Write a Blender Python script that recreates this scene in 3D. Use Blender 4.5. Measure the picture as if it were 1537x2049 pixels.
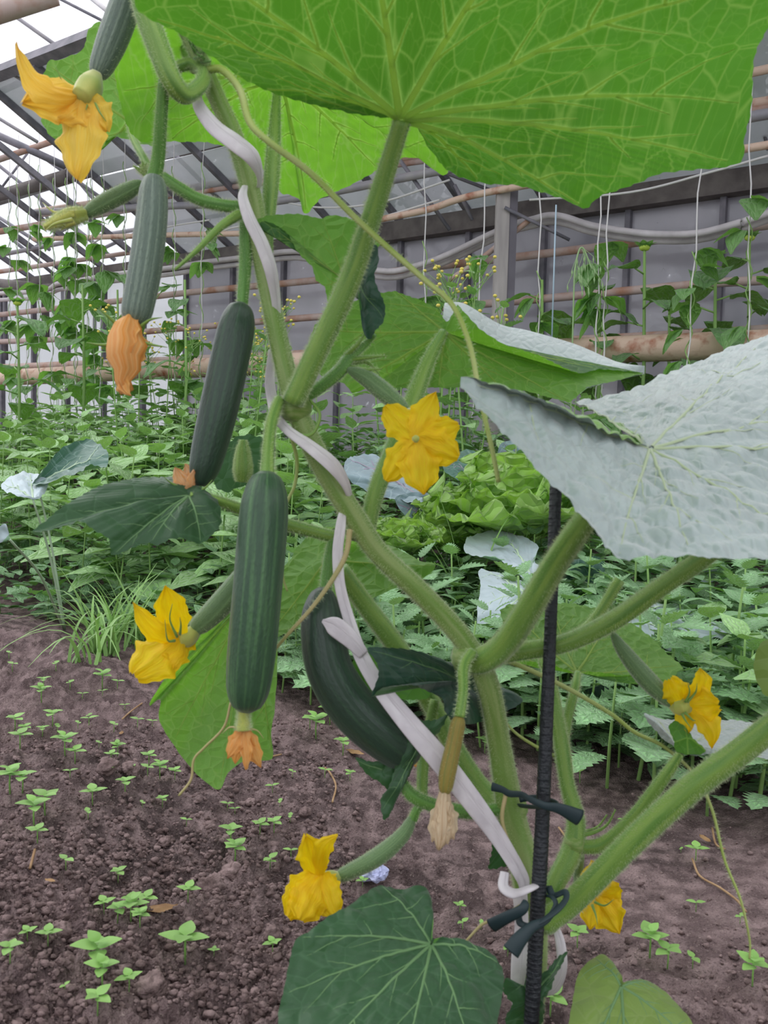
import bpy, math, random
import numpy as np
from mathutils import Vector, Matrix, noise, Quaternion
random.seed(7); np.random.seed(7)
SC = bpy.context.scene
for o in list(bpy.data.objects): bpy.data.objects.remove(o)
COL = SC.collection
# ------------------------------------------------------------ camera
W_, H_, F_ = 1537.0, 2049.0, 1767.0
CAM = Vector((0, 0, 0.45)); PIT = math.radians(4.0); ROL = math.radians(1.5)
FW = Vector((0, math.cos(PIT), -math.sin(PIT))); R0 = Vector((1, 0, 0)); U0 = Vector((0, math.sin(PIT), math.cos(PIT)))
RT = R0*math.cos(ROL)+U0*math.sin(ROL); UP = U0*math.cos(ROL)-R0*math.sin(ROL)
cam = bpy.data.cameras.new('camera'); camo = bpy.data.objects.new('camera', cam); COL.objects.link(camo)
m = Matrix((RT, UP, -FW)).transposed().to_4x4(); m.translation = CAM; camo.matrix_world = m
cam.sensor_fit = 'HORIZONTAL'; cam.sensor_width = 36; cam.lens = 36*F_/W_; cam.clip_start = 0.02; cam.clip_end = 300
cam.dof.use_dof = True; cam.dof.focus_distance = 1.6; cam.dof.aperture_fstop = 30
SC.camera = camo
# ------------------------------------------------------------ sky (overcast) and exposure
wd = bpy.data.worlds.new('sky'); SC.world = wd; wd.use_nodes = True
nt = wd.node_tree; bg = nt.nodes['Background']; bg.inputs[1].default_value = 1.0
tc = nt.nodes.new('ShaderNodeTexCoord'); sx = nt.nodes.new('ShaderNodeSeparateXYZ'); rp = nt.nodes.new('ShaderNodeValToRGB')
nt.links.new(tc.outputs['Generated'], sx.inputs[0]); nt.links.new(sx.outputs['Z'], rp.inputs[0]); nt.links.new(rp.outputs[0], bg.inputs[0])
rp.color_ramp.elements[0].position = 0.0; rp.color_ramp.elements[0].color = (1.25, 1.3, 1.4, 1)
rp.color_ramp.elements[1].position = 0.7; rp.color_ramp.elements[1].color = (2.0, 2.0, 2.15, 1)
sun = bpy.data.lights.new('overcast_sun', 'SUN'); sun.energy = 1.1; sun.angle = math.radians(50); sun.color = (1, 0.98, 0.95)
suno = bpy.data.objects.new('overcast_sun', sun); COL.objects.link(suno); suno.rotation_euler = (math.radians(-28), math.radians(-30), 0)
SC.view_settings.view_transform = 'Standard'; SC.view_settings.look = 'None'; SC.view_settings.gamma = 1
SC.view_settings.use_curve_mapping = False; SC.view_settings.exposure = -0.35

# ------------------------------------------------------------ helpers
def P(x, y, d): return CAM + d*(FW + RT*((x-W_/2)/F_) + UP*((H_/2-y)/F_))
def ray(x, y): return FW + RT*((x-W_/2)/F_) + UP*((H_/2-y)/F_)
WU = Vector((math.sin(math.radians(55)), -math.cos(math.radians(55)), 0))   # along the side wall, to the right and nearer
WN = Vector((math.cos(math.radians(55)), math.sin(math.radians(55)), 0))    # away from the camera
def PW(x, y, c):
    r = ray(x, y); return CAM + r*(c/(r.dot(WN)))
def lin(c): return tuple((v/12.92 if v <= 0.04045 else ((v+0.055)/1.055)**2.4) for v in c)
def hx(s): return lin(tuple(int(s[i:i+2], 16)/255 for i in (0, 2, 4)))+(1,)
def smooth_np(t): return t*t*(3-2*t)
def vnoise(x, y, seed=0):
    xi = np.floor(x).astype(np.int64); yi = np.floor(y).astype(np.int64); fx = smooth_np(x-xi); fy = smooth_np(y-yi)
    def h(a, b):
        n = (a*374761393 + b*668265263 + seed*1442695041) & 0x7fffffff
        n = ((n ^ (n >> 13))*1274126177) & 0x7fffffff
        return ((n ^ (n >> 16)) & 0xffff)/65535.0
    return (h(xi, yi)*(1-fx)+h(xi+1, yi)*fx)*(1-fy)+(h(xi, yi+1)*(1-fx)+h(xi+1, yi+1)*fx)*fy
def ground_z(X, Y):
    X = np.asarray(X, float); Y = np.asarray(Y, float)
    c = X*WN.x+Y*WN.y
    rise = smooth_np(np.clip((c-1.25)/2.6, 0, 1))*0.36
    z = rise + 0.035*(vnoise(X*3.1+9, Y*3.1+4, 3)-0.5)
    left = smooth_np(np.clip((0.25-X-0.12*Y)/0.5, 0, 1))*smooth_np(np.clip((1.45-c)/0.5, 0, 1))
    z = z + left*(0.055*(vnoise(X*6, Y*6, 5)-0.35)+0.03)
    return z
def gz(x, y): return float(ground_z(np.array([x]), np.array([y]))[0])
def G(x, y):
    r = ray(x, y); p = CAM + r*(CAM.z/max(1e-4, -r.z)) if r.z < 0 else CAM+r*4
    s0 = 0.3
    for i in range(400):
        s = 0.3+i*0.012; q = CAM+r*s
        if q.z < gz(q.x, q.y)+.03 and q.z < fz(q.x, q.y): break
    return Vector((q.x, q.y, fz(q.x, q.y)))
def cr(pts, n=8):
    pts = [list(map(float, p)) for p in pts]
    if len(pts) < 3:
        return [[a+(b-a)*i/n for a, b in zip(pts[0], pts[1])] for i in range(n+1)]
    q = [[2*a-b for a, b in zip(pts[0], pts[1])]]+pts+[[2*a-b for a, b in zip(pts[-1], pts[-2])]]
    out = []
    for i in range(1, len(q)-2):
        p0, p1, p2, p3 = q[i-1:i+3]
        for k in range(n):
            t = k/n
            out.append([0.5*((2*b)+(-a+c)*t+(2*a-5*b+4*c-d)*t*t+(-a+3*b-3*c+d)*t**3) for a, b, c, d in zip(p0, p1, p2, p3)])
    out.append(pts[-1]); return out
class MB:
    def __init__(s): s.v = []; s.f = []; s.uv = []; s.mi = []
    def tube(s, path, rad, sides=8, caps=True, flat=1.0, up=None, ridges=0, rd=0.0, mi=0, vscale=1.0):
        n = len(path); path = [Vector(p) for p in path]; b = len(s.v)
        T = [(path[min(i+1, n-1)]-path[max(i-1, 0)]).normalized() for i in range(n)]
        ref = Vector(up) if up else (Vector((0, 0, 1)) if abs(T[0].z) < 0.9 else Vector((1, 0, 0)))
        N = (ref - T[0]*ref.dot(T[0])).normalized(); L = 0
        for i in range(n):
            N = (N - T[i]*N.dot(T[i])).normalized(); B = T[i].cross(N)
            if i: L += (path[i]-path[i-1]).length
            r = rad[i] if hasattr(rad, '__len__') else rad
            for k in range(sides):
                a = 2*math.pi*k/sides; rr = r*(1+rd*math.cos(a*ridges)) if ridges else r
                s.v.append(path[i]+N*math.cos(a)*rr*flat+B*math.sin(a)*rr); s.uv.append((k/sides, L*vscale))
        for i in range(n-1):
            for k in range(sides):
                k2 = (k+1) % sides
                s.f.append((b+i*sides+k, b+i*sides+k2, b+(i+1)*sides+k2, b+(i+1)*sides+k)); s.mi.append(mi)
        if caps:
            s.f.append(tuple(b+k for k in range(sides))[::-1]); s.mi.append(mi)
            s.f.append(tuple(b+(n-1)*sides+k for k in range(sides))); s.mi.append(mi)
        return s
    def box(s, o, ax, ay, az, mi=0):
        b = len(s.v)
        for k in range(8):
            s.v.append(o+ax*(1 if k & 1 else -1)+ay*(1 if k & 2 else -1)+az*(1 if k & 4 else -1)); s.uv.append((0, 0))
        for f in ((0, 2, 3, 1), (4, 5, 7, 6), (0, 1, 5, 4), (2, 6, 7, 3), (0, 4, 6, 2), (1, 3, 7, 5)):
            s.f.append(tuple(b+i for i in f)); s.mi.append(mi)
        return s
    def grid(s, fn, nu, nv, mi=0, flip=False):
        b = len(s.v)
        for j in range(nv+1):
            for i in range(nu+1):
                p = fn(i/nu, j/nv); s.v.append(p); s.uv.append((i/nu, j/nv))
        for j in range(nv):
            for i in range(nu):
                q = (b+j*(nu+1)+i, b+j*(nu+1)+i+1, b+(j+1)*(nu+1)+i+1, b+(j+1)*(nu+1)+i)
                s.f.append(q[::-1] if flip else q); s.mi.append(mi)
        return s
    def ball(s, c, r, sc=(1, 1, 1), nu=10, nv=7, nz=0, mi=0):
        c = Vector(c); off = Vector((random.random()*50, 0, 0))
        def fn(u, v):
            th = math.pi*v; ph = 2*math.pi*u
            d = Vector((math.sin(th)*math.cos(ph)*sc[0], math.sin(th)*math.sin(ph)*sc[1], math.cos(th)*sc[2]))
            k = 1+nz*noise.noise(d*1.7+off)+nz*0.6*noise.noise(d*4+off) if nz else 1
            return c+d*r*k
        return s.grid(fn, nu, nv, mi, True)
    def mesh(s, name, mats, sm=True):
        me = bpy.data.meshes.new(name); me.from_pydata([tuple(v) for v in s.v], [], s.f)
        for mt in (mats if isinstance(mats, (list, tuple)) else [mats]): me.materials.append(mt)
        ul = me.uv_layers.new(name='UVMap'); li = np.zeros(len(me.loops), dtype=np.int32); me.loops.foreach_get('vertex_index', li)
        uv = np.array(s.uv, dtype=np.float32)[li]; ul.data.foreach_set('uv', uv.ravel())
        if any(s.mi): me.polygons.foreach_set('material_index', np.array(s.mi, dtype=np.int32))
        me.polygons.foreach_set('use_smooth', np.full(len(me.polygons), sm)); me.update(); return me
    def obj(s, name, mats, parent=None, sm=True): return mk(name, s.mesh(name, mats, sm), parent)
def mk(name, data, parent=None):
    o = bpy.data.objects.new(name, data); COL.objects.link(o)
    if parent:
        o.parent = parent
        r = parent
        loc = Vector((0, 0, 0))
        while r: loc += r.location; r = r.parent
        o.location = -loc     # parts are authored in world coordinates; parents are unrotated empties
        if data is None: o.location = (0, 0, 0)
    return o
def tag(o, label=None, cat=None, group=None, kind=None):
    if label: o['label'] = label
    if cat: o['category'] = cat
    if group: o['group'] = group
    if kind: o['kind'] = kind
    return o
def thing(name, label, cat, loc, group=None):
    o = bpy.data.objects.new(name, None); COL.objects.link(o); o.location = loc; o.empty_display_size = 0.02
    return tag(o, label, cat, group)
def copy_tree(o, parent=None):
    c = o.copy(); COL.objects.link(c)
    if parent: c.parent = parent
    for ch in o.children: copy_tree(ch, c)
    return c
# ------------------------------------------------------------ materials
def newmat(n):
    mt = bpy.data.materials.new(n); mt.use_nodes = True; t = mt.node_tree; t.nodes.clear()
    o = t.nodes.new('ShaderNodeOutputMaterial'); return mt, t, o
def nd(t, k, **kw):
    n = t.nodes.new('ShaderNode'+k)
    for a, b in kw.items():
        if a.startswith('i_'):
            key = a[2:]; key = int(key) if key.isdigit() else key.replace('_', ' ')
            n.inputs[key].default_value = b
        else: setattr(n, a, b)
    return n
def mixc(t, fac, a, b, mode='MIX'):
    n = nd(t, 'Mix', data_type='RGBA', blend_type=mode)
    for k, s in ((0, fac), (6, a), (7, b)):
        if hasattr(s, 'is_output') or isinstance(s, bpy.types.NodeSocket): t.links.new(s, n.inputs[k])
        else: n.inputs[k].default_value = s
    return n.outputs[2]
def mrange(t, v, a, b, c=0.0, d=1.0):
    n = nd(t, 'MapRange'); t.links.new(v, n.inputs[0])
    for k, x in ((1, a), (2, b), (3, c), (4, d)): n.inputs[k].default_value = x
    return n.outputs[0]
def mat(name, col, rough=0.6, col2=None, nscale=8, bump=0.0, bscale=40, coord='Object', metal=0, spec=0.5, stretch=(1, 1, 1), rnd=0.0, detail=4, sheen=0.0, lo=0.35, hi=0.65):
    mt, t, o = newmat(name); b = nd(t, 'BsdfPrincipled', i_Roughness=rough, i_Metallic=metal); b.inputs['Specular IOR Level'].default_value = spec
    b.inputs['Sheen Weight'].default_value = sheen
    tcn = nd(t, 'TexCoord'); mp = nd(t, 'Mapping'); mp.inputs[3].default_value = stretch; t.links.new(tcn.outputs[coord], mp.inputs[0])
    c = hx(col)
    if col2:
        n = nd(t, 'TexNoise', i_Scale=nscale, i_Detail=detail); t.links.new(mp.outputs[0], n.inputs[0])
        c = mixc(t, mrange(t, n.outputs[0], lo, hi), c, hx(col2))
    if rnd:
        oi = nd(t, 'ObjectInfo'); hs = nd(t, 'HueSaturation'); t.links.new(mrange(t, oi.outputs['Random'], 0, 1, 1-rnd, 1+rnd), hs.inputs[2])
        if isinstance(c, tuple): hs.inputs[4].default_value = c
        else: t.links.new(c, hs.inputs[4])
        c = hs.outputs[0]
    if isinstance(c, tuple): b.inputs[0].default_value = c
    else: t.links.new(c, b.inputs[0])
    if bump:
        n2 = nd(t, 'TexNoise', i_Scale=bscale, i_Detail=5); t.links.new(mp.outputs[0], n2.inputs[0])
        bp = nd(t, 'Bump', i_Strength=bump, i_Distance=0.01); t.links.new(n2.outputs[0], bp.inputs['Height']); t.links.new(bp.outputs[0], b.inputs['Normal'])
    t.links.new(b.outputs[0], o.inputs[0]); return mt
def leafmat(name, top, under, trans, vein, cell=75, vw=0.045, bump=0.5, tf=0.35, rough=0.5, spec=0.5, sheen=0.2, rnd=0.12, fine=True, spots=None, stretch=(1, 1, 1), bd=0.003, vs=0.75):
    mt, t, o = newmat(name); b = nd(t, 'BsdfPrincipled', i_Roughness=rough); b.inputs['Specular IOR Level'].default_value = spec
    b.inputs['Sheen Weight'].default_value = sheen; b.inputs['Sheen Roughness'].default_value = 0.5
    g = nd(t, 'NewGeometry'); uv = nd(t, 'UVMap'); oi = nd(t, 'ObjectInfo')
    c = mixc(t, g.outputs['Backfacing'], hx(top), hx(under)); tcl = hx(trans)
    n = nd(t, 'TexNoise', i_Scale=cell*0.18, i_Detail=3); t.links.new(uv.outputs[0], n.inputs[0])
    hs = nd(t, 'HueSaturation'); add = nd(t, 'Math', operation='ADD'); t.links.new(mrange(t, oi.outputs['Random'], 0, 1, 1-rnd, 1+rnd), add.inputs[0])
    t.links.new(mrange(t, n.outputs[0], 0.3, 0.7, -0.12, 0.12), add.inputs[1]); t.links.new(add.outputs[0], hs.inputs[2]); t.links.new(c, hs.inputs[4]); c = hs.outputs[0]
    hh = nd(t, 'HueSaturation', i_4=tcl); t.links.new(add.outputs[0], hh.inputs[2]); tcl = hh.outputs[0]
    if fine:
        mp = nd(t, 'Mapping'); mp.inputs[3].default_value = stretch; t.links.new(uv.outputs[0], mp.inputs[0])
        nw = nd(t, 'TexNoise', i_Scale=cell*0.5, i_Detail=2); t.links.new(mp.outputs[0], nw.inputs[0])
        vm = nd(t, 'VectorMath', operation='MULTIPLY_ADD'); t.links.new(nw.outputs['Color'], vm.inputs[0]); vm.inputs[1].default_value = (0.4/cell,)*3; t.links.new(mp.outputs[0], vm.inputs[2])
        v = nd(t, 'TexVoronoi', feature='DISTANCE_TO_EDGE', i_Scale=cell); t.links.new(vm.outputs[0], v.inputs[0])
        v2 = nd(t, 'TexVoronoi', feature='DISTANCE_TO_EDGE', i_Scale=cell*2.7); t.links.new(vm.outputs[0], v2.inputs[0])
        f1 = mrange(t, v.outputs[0], 0.0, vw, vs, 0.0); f2 = mrange(t, v2.outputs[0], 0.0, vw*1.1, vs*.4, 0.0)
        mx = nd(t, 'Math', operation='MAXIMUM'); t.links.new(f1, mx.inputs[0]); t.links.new(f2, mx.inputs[1])
        c = mixc(t, mx.outputs[0], c, hx(vein)); tcl = mixc(t, mx.outputs[0], tcl, hx(vein))
        h = mrange(t, v.outputs[0], 0.0, 0.35, 0.0, 1.0)
        bp = nd(t, 'Bump', i_Strength=bump, i_Distance=bd); t.links.new(h, bp.inputs['Height']); t.links.new(bp.outputs[0], b.inputs['Normal'])
    va = nd(t, 'Attribute', attribute_name='vein_mask'); tcl = mixc(t, mrange(t, va.outputs['Fac'], 0, 1, 0, .5), tcl, hx('c4dc80'))
    if spots:
        sn = nd(t, 'TexNoise', i_Scale=spots[0], i_Detail=4); t.links.new(uv.outputs[0], sn.inputs[0])
        sf = mrange(t, sn.outputs[0], spots[1], spots[1]+0.03); c = mixc(t, sf, c, hx(spots[2])); tcl = mixc(t, sf, tcl, hx(spots[2]))
    t.links.new(c, b.inputs[0]); tr = nd(t, 'BsdfTranslucent'); t.links.new(tcl, tr.inputs[0])
    ms = nd(t, 'MixShader', i_0=tf)
    if tf > .35: t.links.new(mrange(t, va.outputs['Fac'], 0, 1, tf, .68), ms.inputs[0])
    t.links.new(b.outputs[0], ms.inputs[1]); t.links.new(tr.outputs[0], ms.inputs[2]); t.links.new(ms.outputs[0], o.inputs[0])
    return mt
def fruitmat(name, base, stripe, dark, rough=0.38, sheen=0.15):
    mt, t, o = newmat(name); b = nd(t, 'BsdfPrincipled', i_Roughness=rough); b.inputs['Sheen Weight'].default_value = sheen
    uv = nd(t, 'UVMap'); mp = nd(t, 'Mapping'); mp.inputs[3].default_value = (26, 9, 1); t.links.new(uv.outputs[0], mp.inputs[0])
    n = nd(t, 'TexNoise', i_Scale=1.0, i_Detail=3); t.links.new(mp.outputs[0], n.inputs[0])
    mp2 = nd(t, 'Mapping'); mp2.inputs[3].default_value = (60, 260, 1); t.links.new(uv.outputs[0], mp2.inputs[0])
    n2 = nd(t, 'TexNoise', i_Scale=1.0, i_Detail=3); t.links.new(mp2.outputs[0], n2.inputs[0])
    c = mixc(t, mrange(t, n.outputs[0], 0.48, 0.66), hx(base), hx(stripe)); c = mixc(t, mrange(t, n2.outputs[0], 0.5, 0.75, 0, 0.6), c, hx(dark))
    t.links.new(c, b.inputs[0]); bp = nd(t, 'Bump', i_Strength=0.35, i_Distance=0.001); t.links.new(n2.outputs[0], bp.inputs['Height']); t.links.new(bp.outputs[0], b.inputs['Normal'])
    t.links.new(b.outputs[0], o.inputs[0]); return mt
def stemmat(name, a, bcol, tf=0.1):
    mt, t, o = newmat(name); b = nd(t, 'BsdfPrincipled', i_Roughness=0.5); b.inputs['Sheen Weight'].default_value = 0.35; b.inputs['Sheen Roughness'].default_value = 0.4
    uv = nd(t, 'UVMap'); mp = nd(t, 'Mapping'); mp.inputs[3].default_value = (9, 14, 1); t.links.new(uv.outputs[0], mp.inputs[0])
    n = nd(t, 'TexNoise', i_Scale=1.0, i_Detail=4); t.links.new(mp.outputs[0], n.inputs[0])
    t.links.new(mixc(t, mrange(t, n.outputs[0], 0.4, 0.62), hx(a), hx(bcol)), b.inputs[0]); b.inputs['Subsurface Weight'].default_value = 0.0
    t.links.new(b.outputs[0], o.inputs[0]); return mt
M = {}
M['under'] = leafmat('leaf_underside_green', '3f6a3a', '568a34', '4f8c1e', '8cb850', cell=62, vw=0.045, bump=0.5, tf=0.42, sheen=0.1, vs=.6, spots=(55, 0.735, 'd8d860'))
M['under2'] = leafmat('leaf_underside_bright', '46703c', '74a848', '78b82c', '98c460', cell=85, vw=0.045, bump=0.45, tf=0.5, sheen=0.1, vs=.5, spots=(70, 0.76, 'd0d050'))
M['silver'] = leafmat('leaf_upper_sky_sheen', '8b9a96', '74a044', '4c8a20', 'a3ae94', cell=90, vw=0.03, bump=0.25, tf=0.05, rough=0.4, spec=0.8, sheen=0.6, vs=.2, stretch=(1.5, 0.8, 1), rnd=.04)  # grey base colour paints the sky's reflection onto dark green leaf tops
M['dark'] = leafmat('leaf_upper_dark', '2c5230', '66a03c', '4f9a20', '4f7a50', cell=60, vw=0.035, bump=0.35, tf=0.12, rough=0.5, spec=0.4, sheen=0.2, vs=.3)
M['darkblue'] = leafmat('leaf_upper_deep', '224638', '3f7a34', '3a8020', '3a6a4a', cell=80, vw=0.03, bump=0.4, tf=0.10, rough=0.45, sheen=0.2, vs=.25)
M['yell'] = leafmat('leaf_upper_pale', '6f8a3c', '7fa048', '86a830', '94a868', cell=50, vw=0.03, bump=0.4, tf=0.2, vs=.3)
M['vein'] = leafmat('vein_pale_green', 'b8d080', 'b8d080', 'd0e488', 'b8d080', fine=False, tf=.75, rnd=0); M['veindark'] = mat('vein_on_top', '5e8450', 0.5, sheen=0.2); M['veinsil'] = mat('vein_on_silver', '9fae88', 0.5, sheen=0.3)
M['stem'] = stemmat('stem_green', '7fa046', '5f8a38'); M['stemold'] = stemmat('stem_speckled', '6e8f3c', '8a9e5c'); M['stemdark'] = stemmat('fruit_stalk', '4f7f32', '689a44')
M['tendril'] = mat('tendril_pale', 'a9b56e', 0.5, '94a84e', 30); M['tendrildry'] = mat('tendril_dry', 'b9a87a', 0.6, '9a9a5a', 30)
M['hair'] = mat('stem_fuzz', 'c8d6a8', 0.6)
M['cuke'] = fruitmat('cucumber_skin', '2a4c30', '4a7444', '203c26'); M['cukedark'] = fruitmat('cucumber_skin_dark', '223a2a', '304f36', '182c20'); M['cukegrey'] = fruitmat('cucumber_skin_frosty', '55685a', '7e907e', '3a4c3e', 0.5, 0.4)
M['cukebrown'] = fruitmat('shrivelled_fruit_skin', '8a7a30', '6a7430', '77602a', 0.6); M['cukeyoung'] = fruitmat('young_fruit_skin', '587846', '6f905a', '46663c', 0.55, 0.4)
M['calyx'] = mat('flower_base', 'b8b858', 0.6, '9aab4a', 80, sheen=0.5)
def petalmat(name, a, b2, tf=0.4, ns=(30, 4, 1)):
    mt, t, o = newmat(name); b = nd(t, 'BsdfPrincipled', i_Roughness=0.55); uv = nd(t, 'UVMap'); mp = nd(t, 'Mapping'); mp.inputs[3].default_value = ns; t.links.new(uv.outputs[0], mp.inputs[0])
    n = nd(t, 'TexNoise', i_Scale=1.0, i_Detail=3, i_Distortion=0.6); t.links.new(mp.outputs[0], n.inputs[0]); c = mixc(t, mrange(t, n.outputs[0], 0.35, 0.65), hx(a), hx(b2))
    t.links.new(c, b.inputs[0]); tr = nd(t, 'BsdfTranslucent'); t.links.new(c, tr.inputs[0]); bp = nd(t, 'Bump', i_Strength=0.6, i_Distance=0.002); t.links.new(n.outputs[0], bp.inputs['Height']); t.links.new(bp.outputs[0], b.inputs['Normal'])
    ms = nd(t, 'MixShader', i_0=tf); t.links.new(b.outputs[0], ms.inputs[1]); t.links.new(tr.outputs[0], ms.inputs[2]); t.links.new(ms.outputs[0], o.inputs[0]); return mt
M['petal'] = petalmat('petal_yellow', 'ffe210', 'fbd208'); M['petalwarm'] = petalmat('petal_warm_yellow', 'fcd85c', 'f8cc40'); M['wither'] = petalmat('petal_withered_orange', 'f4ac50', 'f8c880'); M['dry'] = petalmat('petal_dry_cream', 'f6e6c6', 'dcc09a'); M['orangepink'] = petalmat('petal_withered_pale', 'f0a860', 'e8c8a0')
M['tape'] = petalmat('white_tape', 'f4f0f2', 'dcd6da', 0.3, (3, 40, 1)); M['stake'] = mat('stake_black', '161a20', 0.45, '20262a', 200, bump=0.3, bscale=300)
M['tie'] = mat('tie_rubber', '1c3034', 0.55)
# ------------------------------------------------------------ leaf builder
def dens(poly, n):
    pts = [Vector(p) for p in poly]; pts.append(pts[0]); L = [0]
    for i in range(1, len(pts)): L.append(L[-1]+(pts[i].xy-pts[i-1].xy).length)
    out = []; k = 0
    for i in range(n):
        s = L[-1]*i/n
        while L[k+1] < s: k += 1
        out.append(pts[k].lerp(pts[k+1], (s-L[k])/max(1e-6, L[k+1]-L[k])))
    return out
def leaf(parent, C, outline, material, vmat, face='under', veins=(), bulge=0.0, teeth=4.0, tsp=22, N=None, rings=14, vr=1.0, pucker=0.0012, name='leaf', label=None, sub=3, extra=None, smoothout=True):
    C = Vector(C); ol = [(p[0], p[1], p[2] if len(p) > 2 else C[2]) for p in outline]
    if smoothout:
        cl = ol[-2:]+ol+ol[:2]; ol = cr(cl, 5)[2*5:-(1+5)]
    per = sum((Vector(ol[i][:2])-Vector(ol[i-1][:2])).length for i in range(len(ol)))
    n = N or int(max(60, min(560, per/4))); pts = dens(ol, n)
    seed = random.random()*100; phase = 0; op = []
    for i, p in enumerate(pts):
        phase += (per/n)/tsp*(0.8+0.5*noise.noise(Vector((i*0.12, seed, 0))))
        fr = phase % 1.0; saw = (1-fr) if fr > 0.25 else fr*3.0
        dirv = (pts[(i+1) % n].xy-pts[i-1].xy); nv = Vector((dirv.y, -dirv.x)); nv = nv.normalized() if nv.length > 0 else Vector((0, 0))
        if nv.dot(p.xy-C.xy) < 0: nv = -nv
        q = p.xy+nv*(saw*teeth-teeth*0.4)
        op.append(Vector((q.x, q.y, p.z)))
    O3 = [P(*p) for p in op]; c3 = P(*C)
    nav = Vector((0, 0, 0))
    for i in range(n): nav += (O3[i]-c3).cross(O3[(i+1) % n]-c3)
    nav.normalize(); flip = (nav.dot(FW) > 0) != (face == 'under')
    if flip: nav = -nav
    size = sum((o-c3).length for o in O3)/n
    def S(s, t):
        a = (s % 1.0)*n; i = int(a) % n; f = a-int(a); o = O3[i].lerp(O3[(i+1) % n], f)
        p = c3.lerp(o, t)
        k = math.sin(math.pi*min(1, t)**0.9)*bulge*size
        pk = (pucker*1.6*(min(1, (lambda w_: w_[1]-w_[0])(noise.voronoi((p-c3)*(60 if pucker > .002 else 85)+Vector((seed, 0, 0)))[0])*1.6)**.8-.5) if pucker > .001 and rings > 17 else pucker*noise.noise((p-c3)*70+Vector((seed, 0, 0))))*min(1, t*4)+size*0.018*noise.noise((p-c3)*16+Vector((0, seed, 0)))*min(1, t*3)
        return p+nav*(k+pk)
    mb = MB(); ex = RT; ey = UP
    for j in range(rings+1):
        t = j/rings
        for i in range(n):
            p = S(i/n, t); mb.v.append(p); q = p-c3; mb.uv.append((q.dot(ex)+0.5+seed*0.01, q.dot(ey)+q.dot(FW)*0.8+0.5))
            if j == 0 and False: break
    for j in range(rings):
        for i in range(n):
            i2 = (i+1) % n
            q = (j*n+i, j*n+i2, (j+1)*n+i2, (j+1)*n+i) if j else (i, (j+1)*n+i2, (j+1)*n+i)
            q = q if flip else q[::-1]
            mb.f.append(q); mb.mi.append(0)
    if extra: extra(mb)
    o = mb.obj(name, material, parent)
    if label: o['label'] = label
    # main and side veins following the blade
    vb = MB(); tgt = []; vpts = []; sgn = -1 if face == 'under' else 1
    def ridge(pp, rr):
        b = len(vb.v); m_ = len(pp)
        for i in range(m_):
            T = (pp[min(i+1, m_-1)]-pp[max(i-1, 0)]).normalized(); sd = T.cross(nav).normalized(); up_ = nav*sgn; r = rr[i]
            for a_, h_ in ((-1, -.1), (-.72, .55), (0, .85), (.72, .55), (1, -.1)): vb.v.append(pp[i]+sd*a_*r+up_*h_*r); vb.uv.append((a_*.01, i*.01))
        for i in range(m_-1):
            for k in range(4): vb.f.append((b+i*5+k, b+i*5+k+1, b+i*5+k+6, b+i*5+k+5)); vb.mi.append(0)
        vpts.extend((pp[i].lerp(pp[i+1], f_/5), rr[i]) for i in range(m_-1) for f_ in range(5))
    for v in veins:
        vv = Vector(v[:2]); bi = min(range(n), key=lambda i: (op[i].xy-vv).length); tgt.append(bi/n)
    tgt = sorted(set(tgt))
    for vi, s0 in enumerate(tgt):
        k = random.uniform(-1, 1); g_ = [((tgt[(vi+1) % len(tgt)]-s0) % 1) or 1, ((s0-tgt[vi-1]) % 1) or 1]
        sc = lambda t: s0+k*math.sin(t*3)*0.006
        r0 = 0.0013*vr
        ridge([S(sc(t), t) for t in [x/20*0.95+0.012 for x in range(21)]], [r0*(1-0.8*x/20) for x in range(21)])
        for b_ in range(sub):
            for sg in (0, 1):
                tb = 0.2+0.6*(b_+.5*sg)/max(1, sub)+random.uniform(-.03, .03); ds = min(.07, g_[sg]*.46)*(1 if sg == 0 else -1); tl = min(0.97, tb+0.16+.10*random.random())
                q = [S(sc(tb)+ds*(x/9)*(1-.15*x/9), tb+(tl-tb)*(x/9)**1.25) for x in range(10)]
                ridge(q, [r0*0.42*(1-0.75*x/9) for x in range(10)])
    if vb.v:
        vb.obj('veins', vmat, o); V = np.array([tuple(v) for v in mb.v]); vp = np.array([tuple(v[0]) for v in vpts]); vw_ = np.array([v[1] for v in vpts])
        mk_ = np.zeros(len(V))
        for i0 in range(0, len(V), 800):
            dd = ((V[i0:i0+800, None, :]-vp[None])**2).sum(-1)/(vw_*1.5)[None]**2; mk_[i0:i0+800] = np.exp(-dd.min(1))
        at = o.data.attributes.new('vein_mask', 'FLOAT', 'POINT'); at.data.foreach_set('value', mk_.astype(np.float32))
    return o, S
PLX = [P(1060, 2049, 0.6).x, P(1060, 2049, 0.6).y]
def tubepx(pts, w=None, **kw):
    q = cr([(p[0], p[1], p[2], p[3] if len(p) > 3 else w) for p in pts], kw.pop('n', 8))
    return [P(a, b, c) for a, b, c, d in q], [max(0.3, d)*c/F_/2 for a, b, c, d in q]
HAIR = MB()
def addhair(path, rad, dn=1.0, ln=0.0028):
    for i in range(len(path)-1):
        seg = path[i+1]-path[i]; T = seg.normalized(); A = T.orthogonal().normalized(); B = T.cross(A)
        cnt = int(seg.length*(rad[i]*2*math.pi)*9e5*0.45*dn*2+random.random()); cnt = min(cnt, 260)
        for k in range(cnt):
            f = random.random(); a = random.random()*6.283; d = A*math.cos(a)+B*math.sin(a); p = path[i]+seg*f+d*rad[i]*0.97
            l = ln*random.uniform(0.4, 1.1); s = T*0.00009; e = p+(d+T*random.uniform(-.3, .3))*l
            b = len(HAIR.v); HAIR.v += [p-s, p+s, e]; HAIR.uv += [(0, 0)]*3; HAIR.f.append((b, b+1, b+2)); HAIR.mi.append(0)
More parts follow.
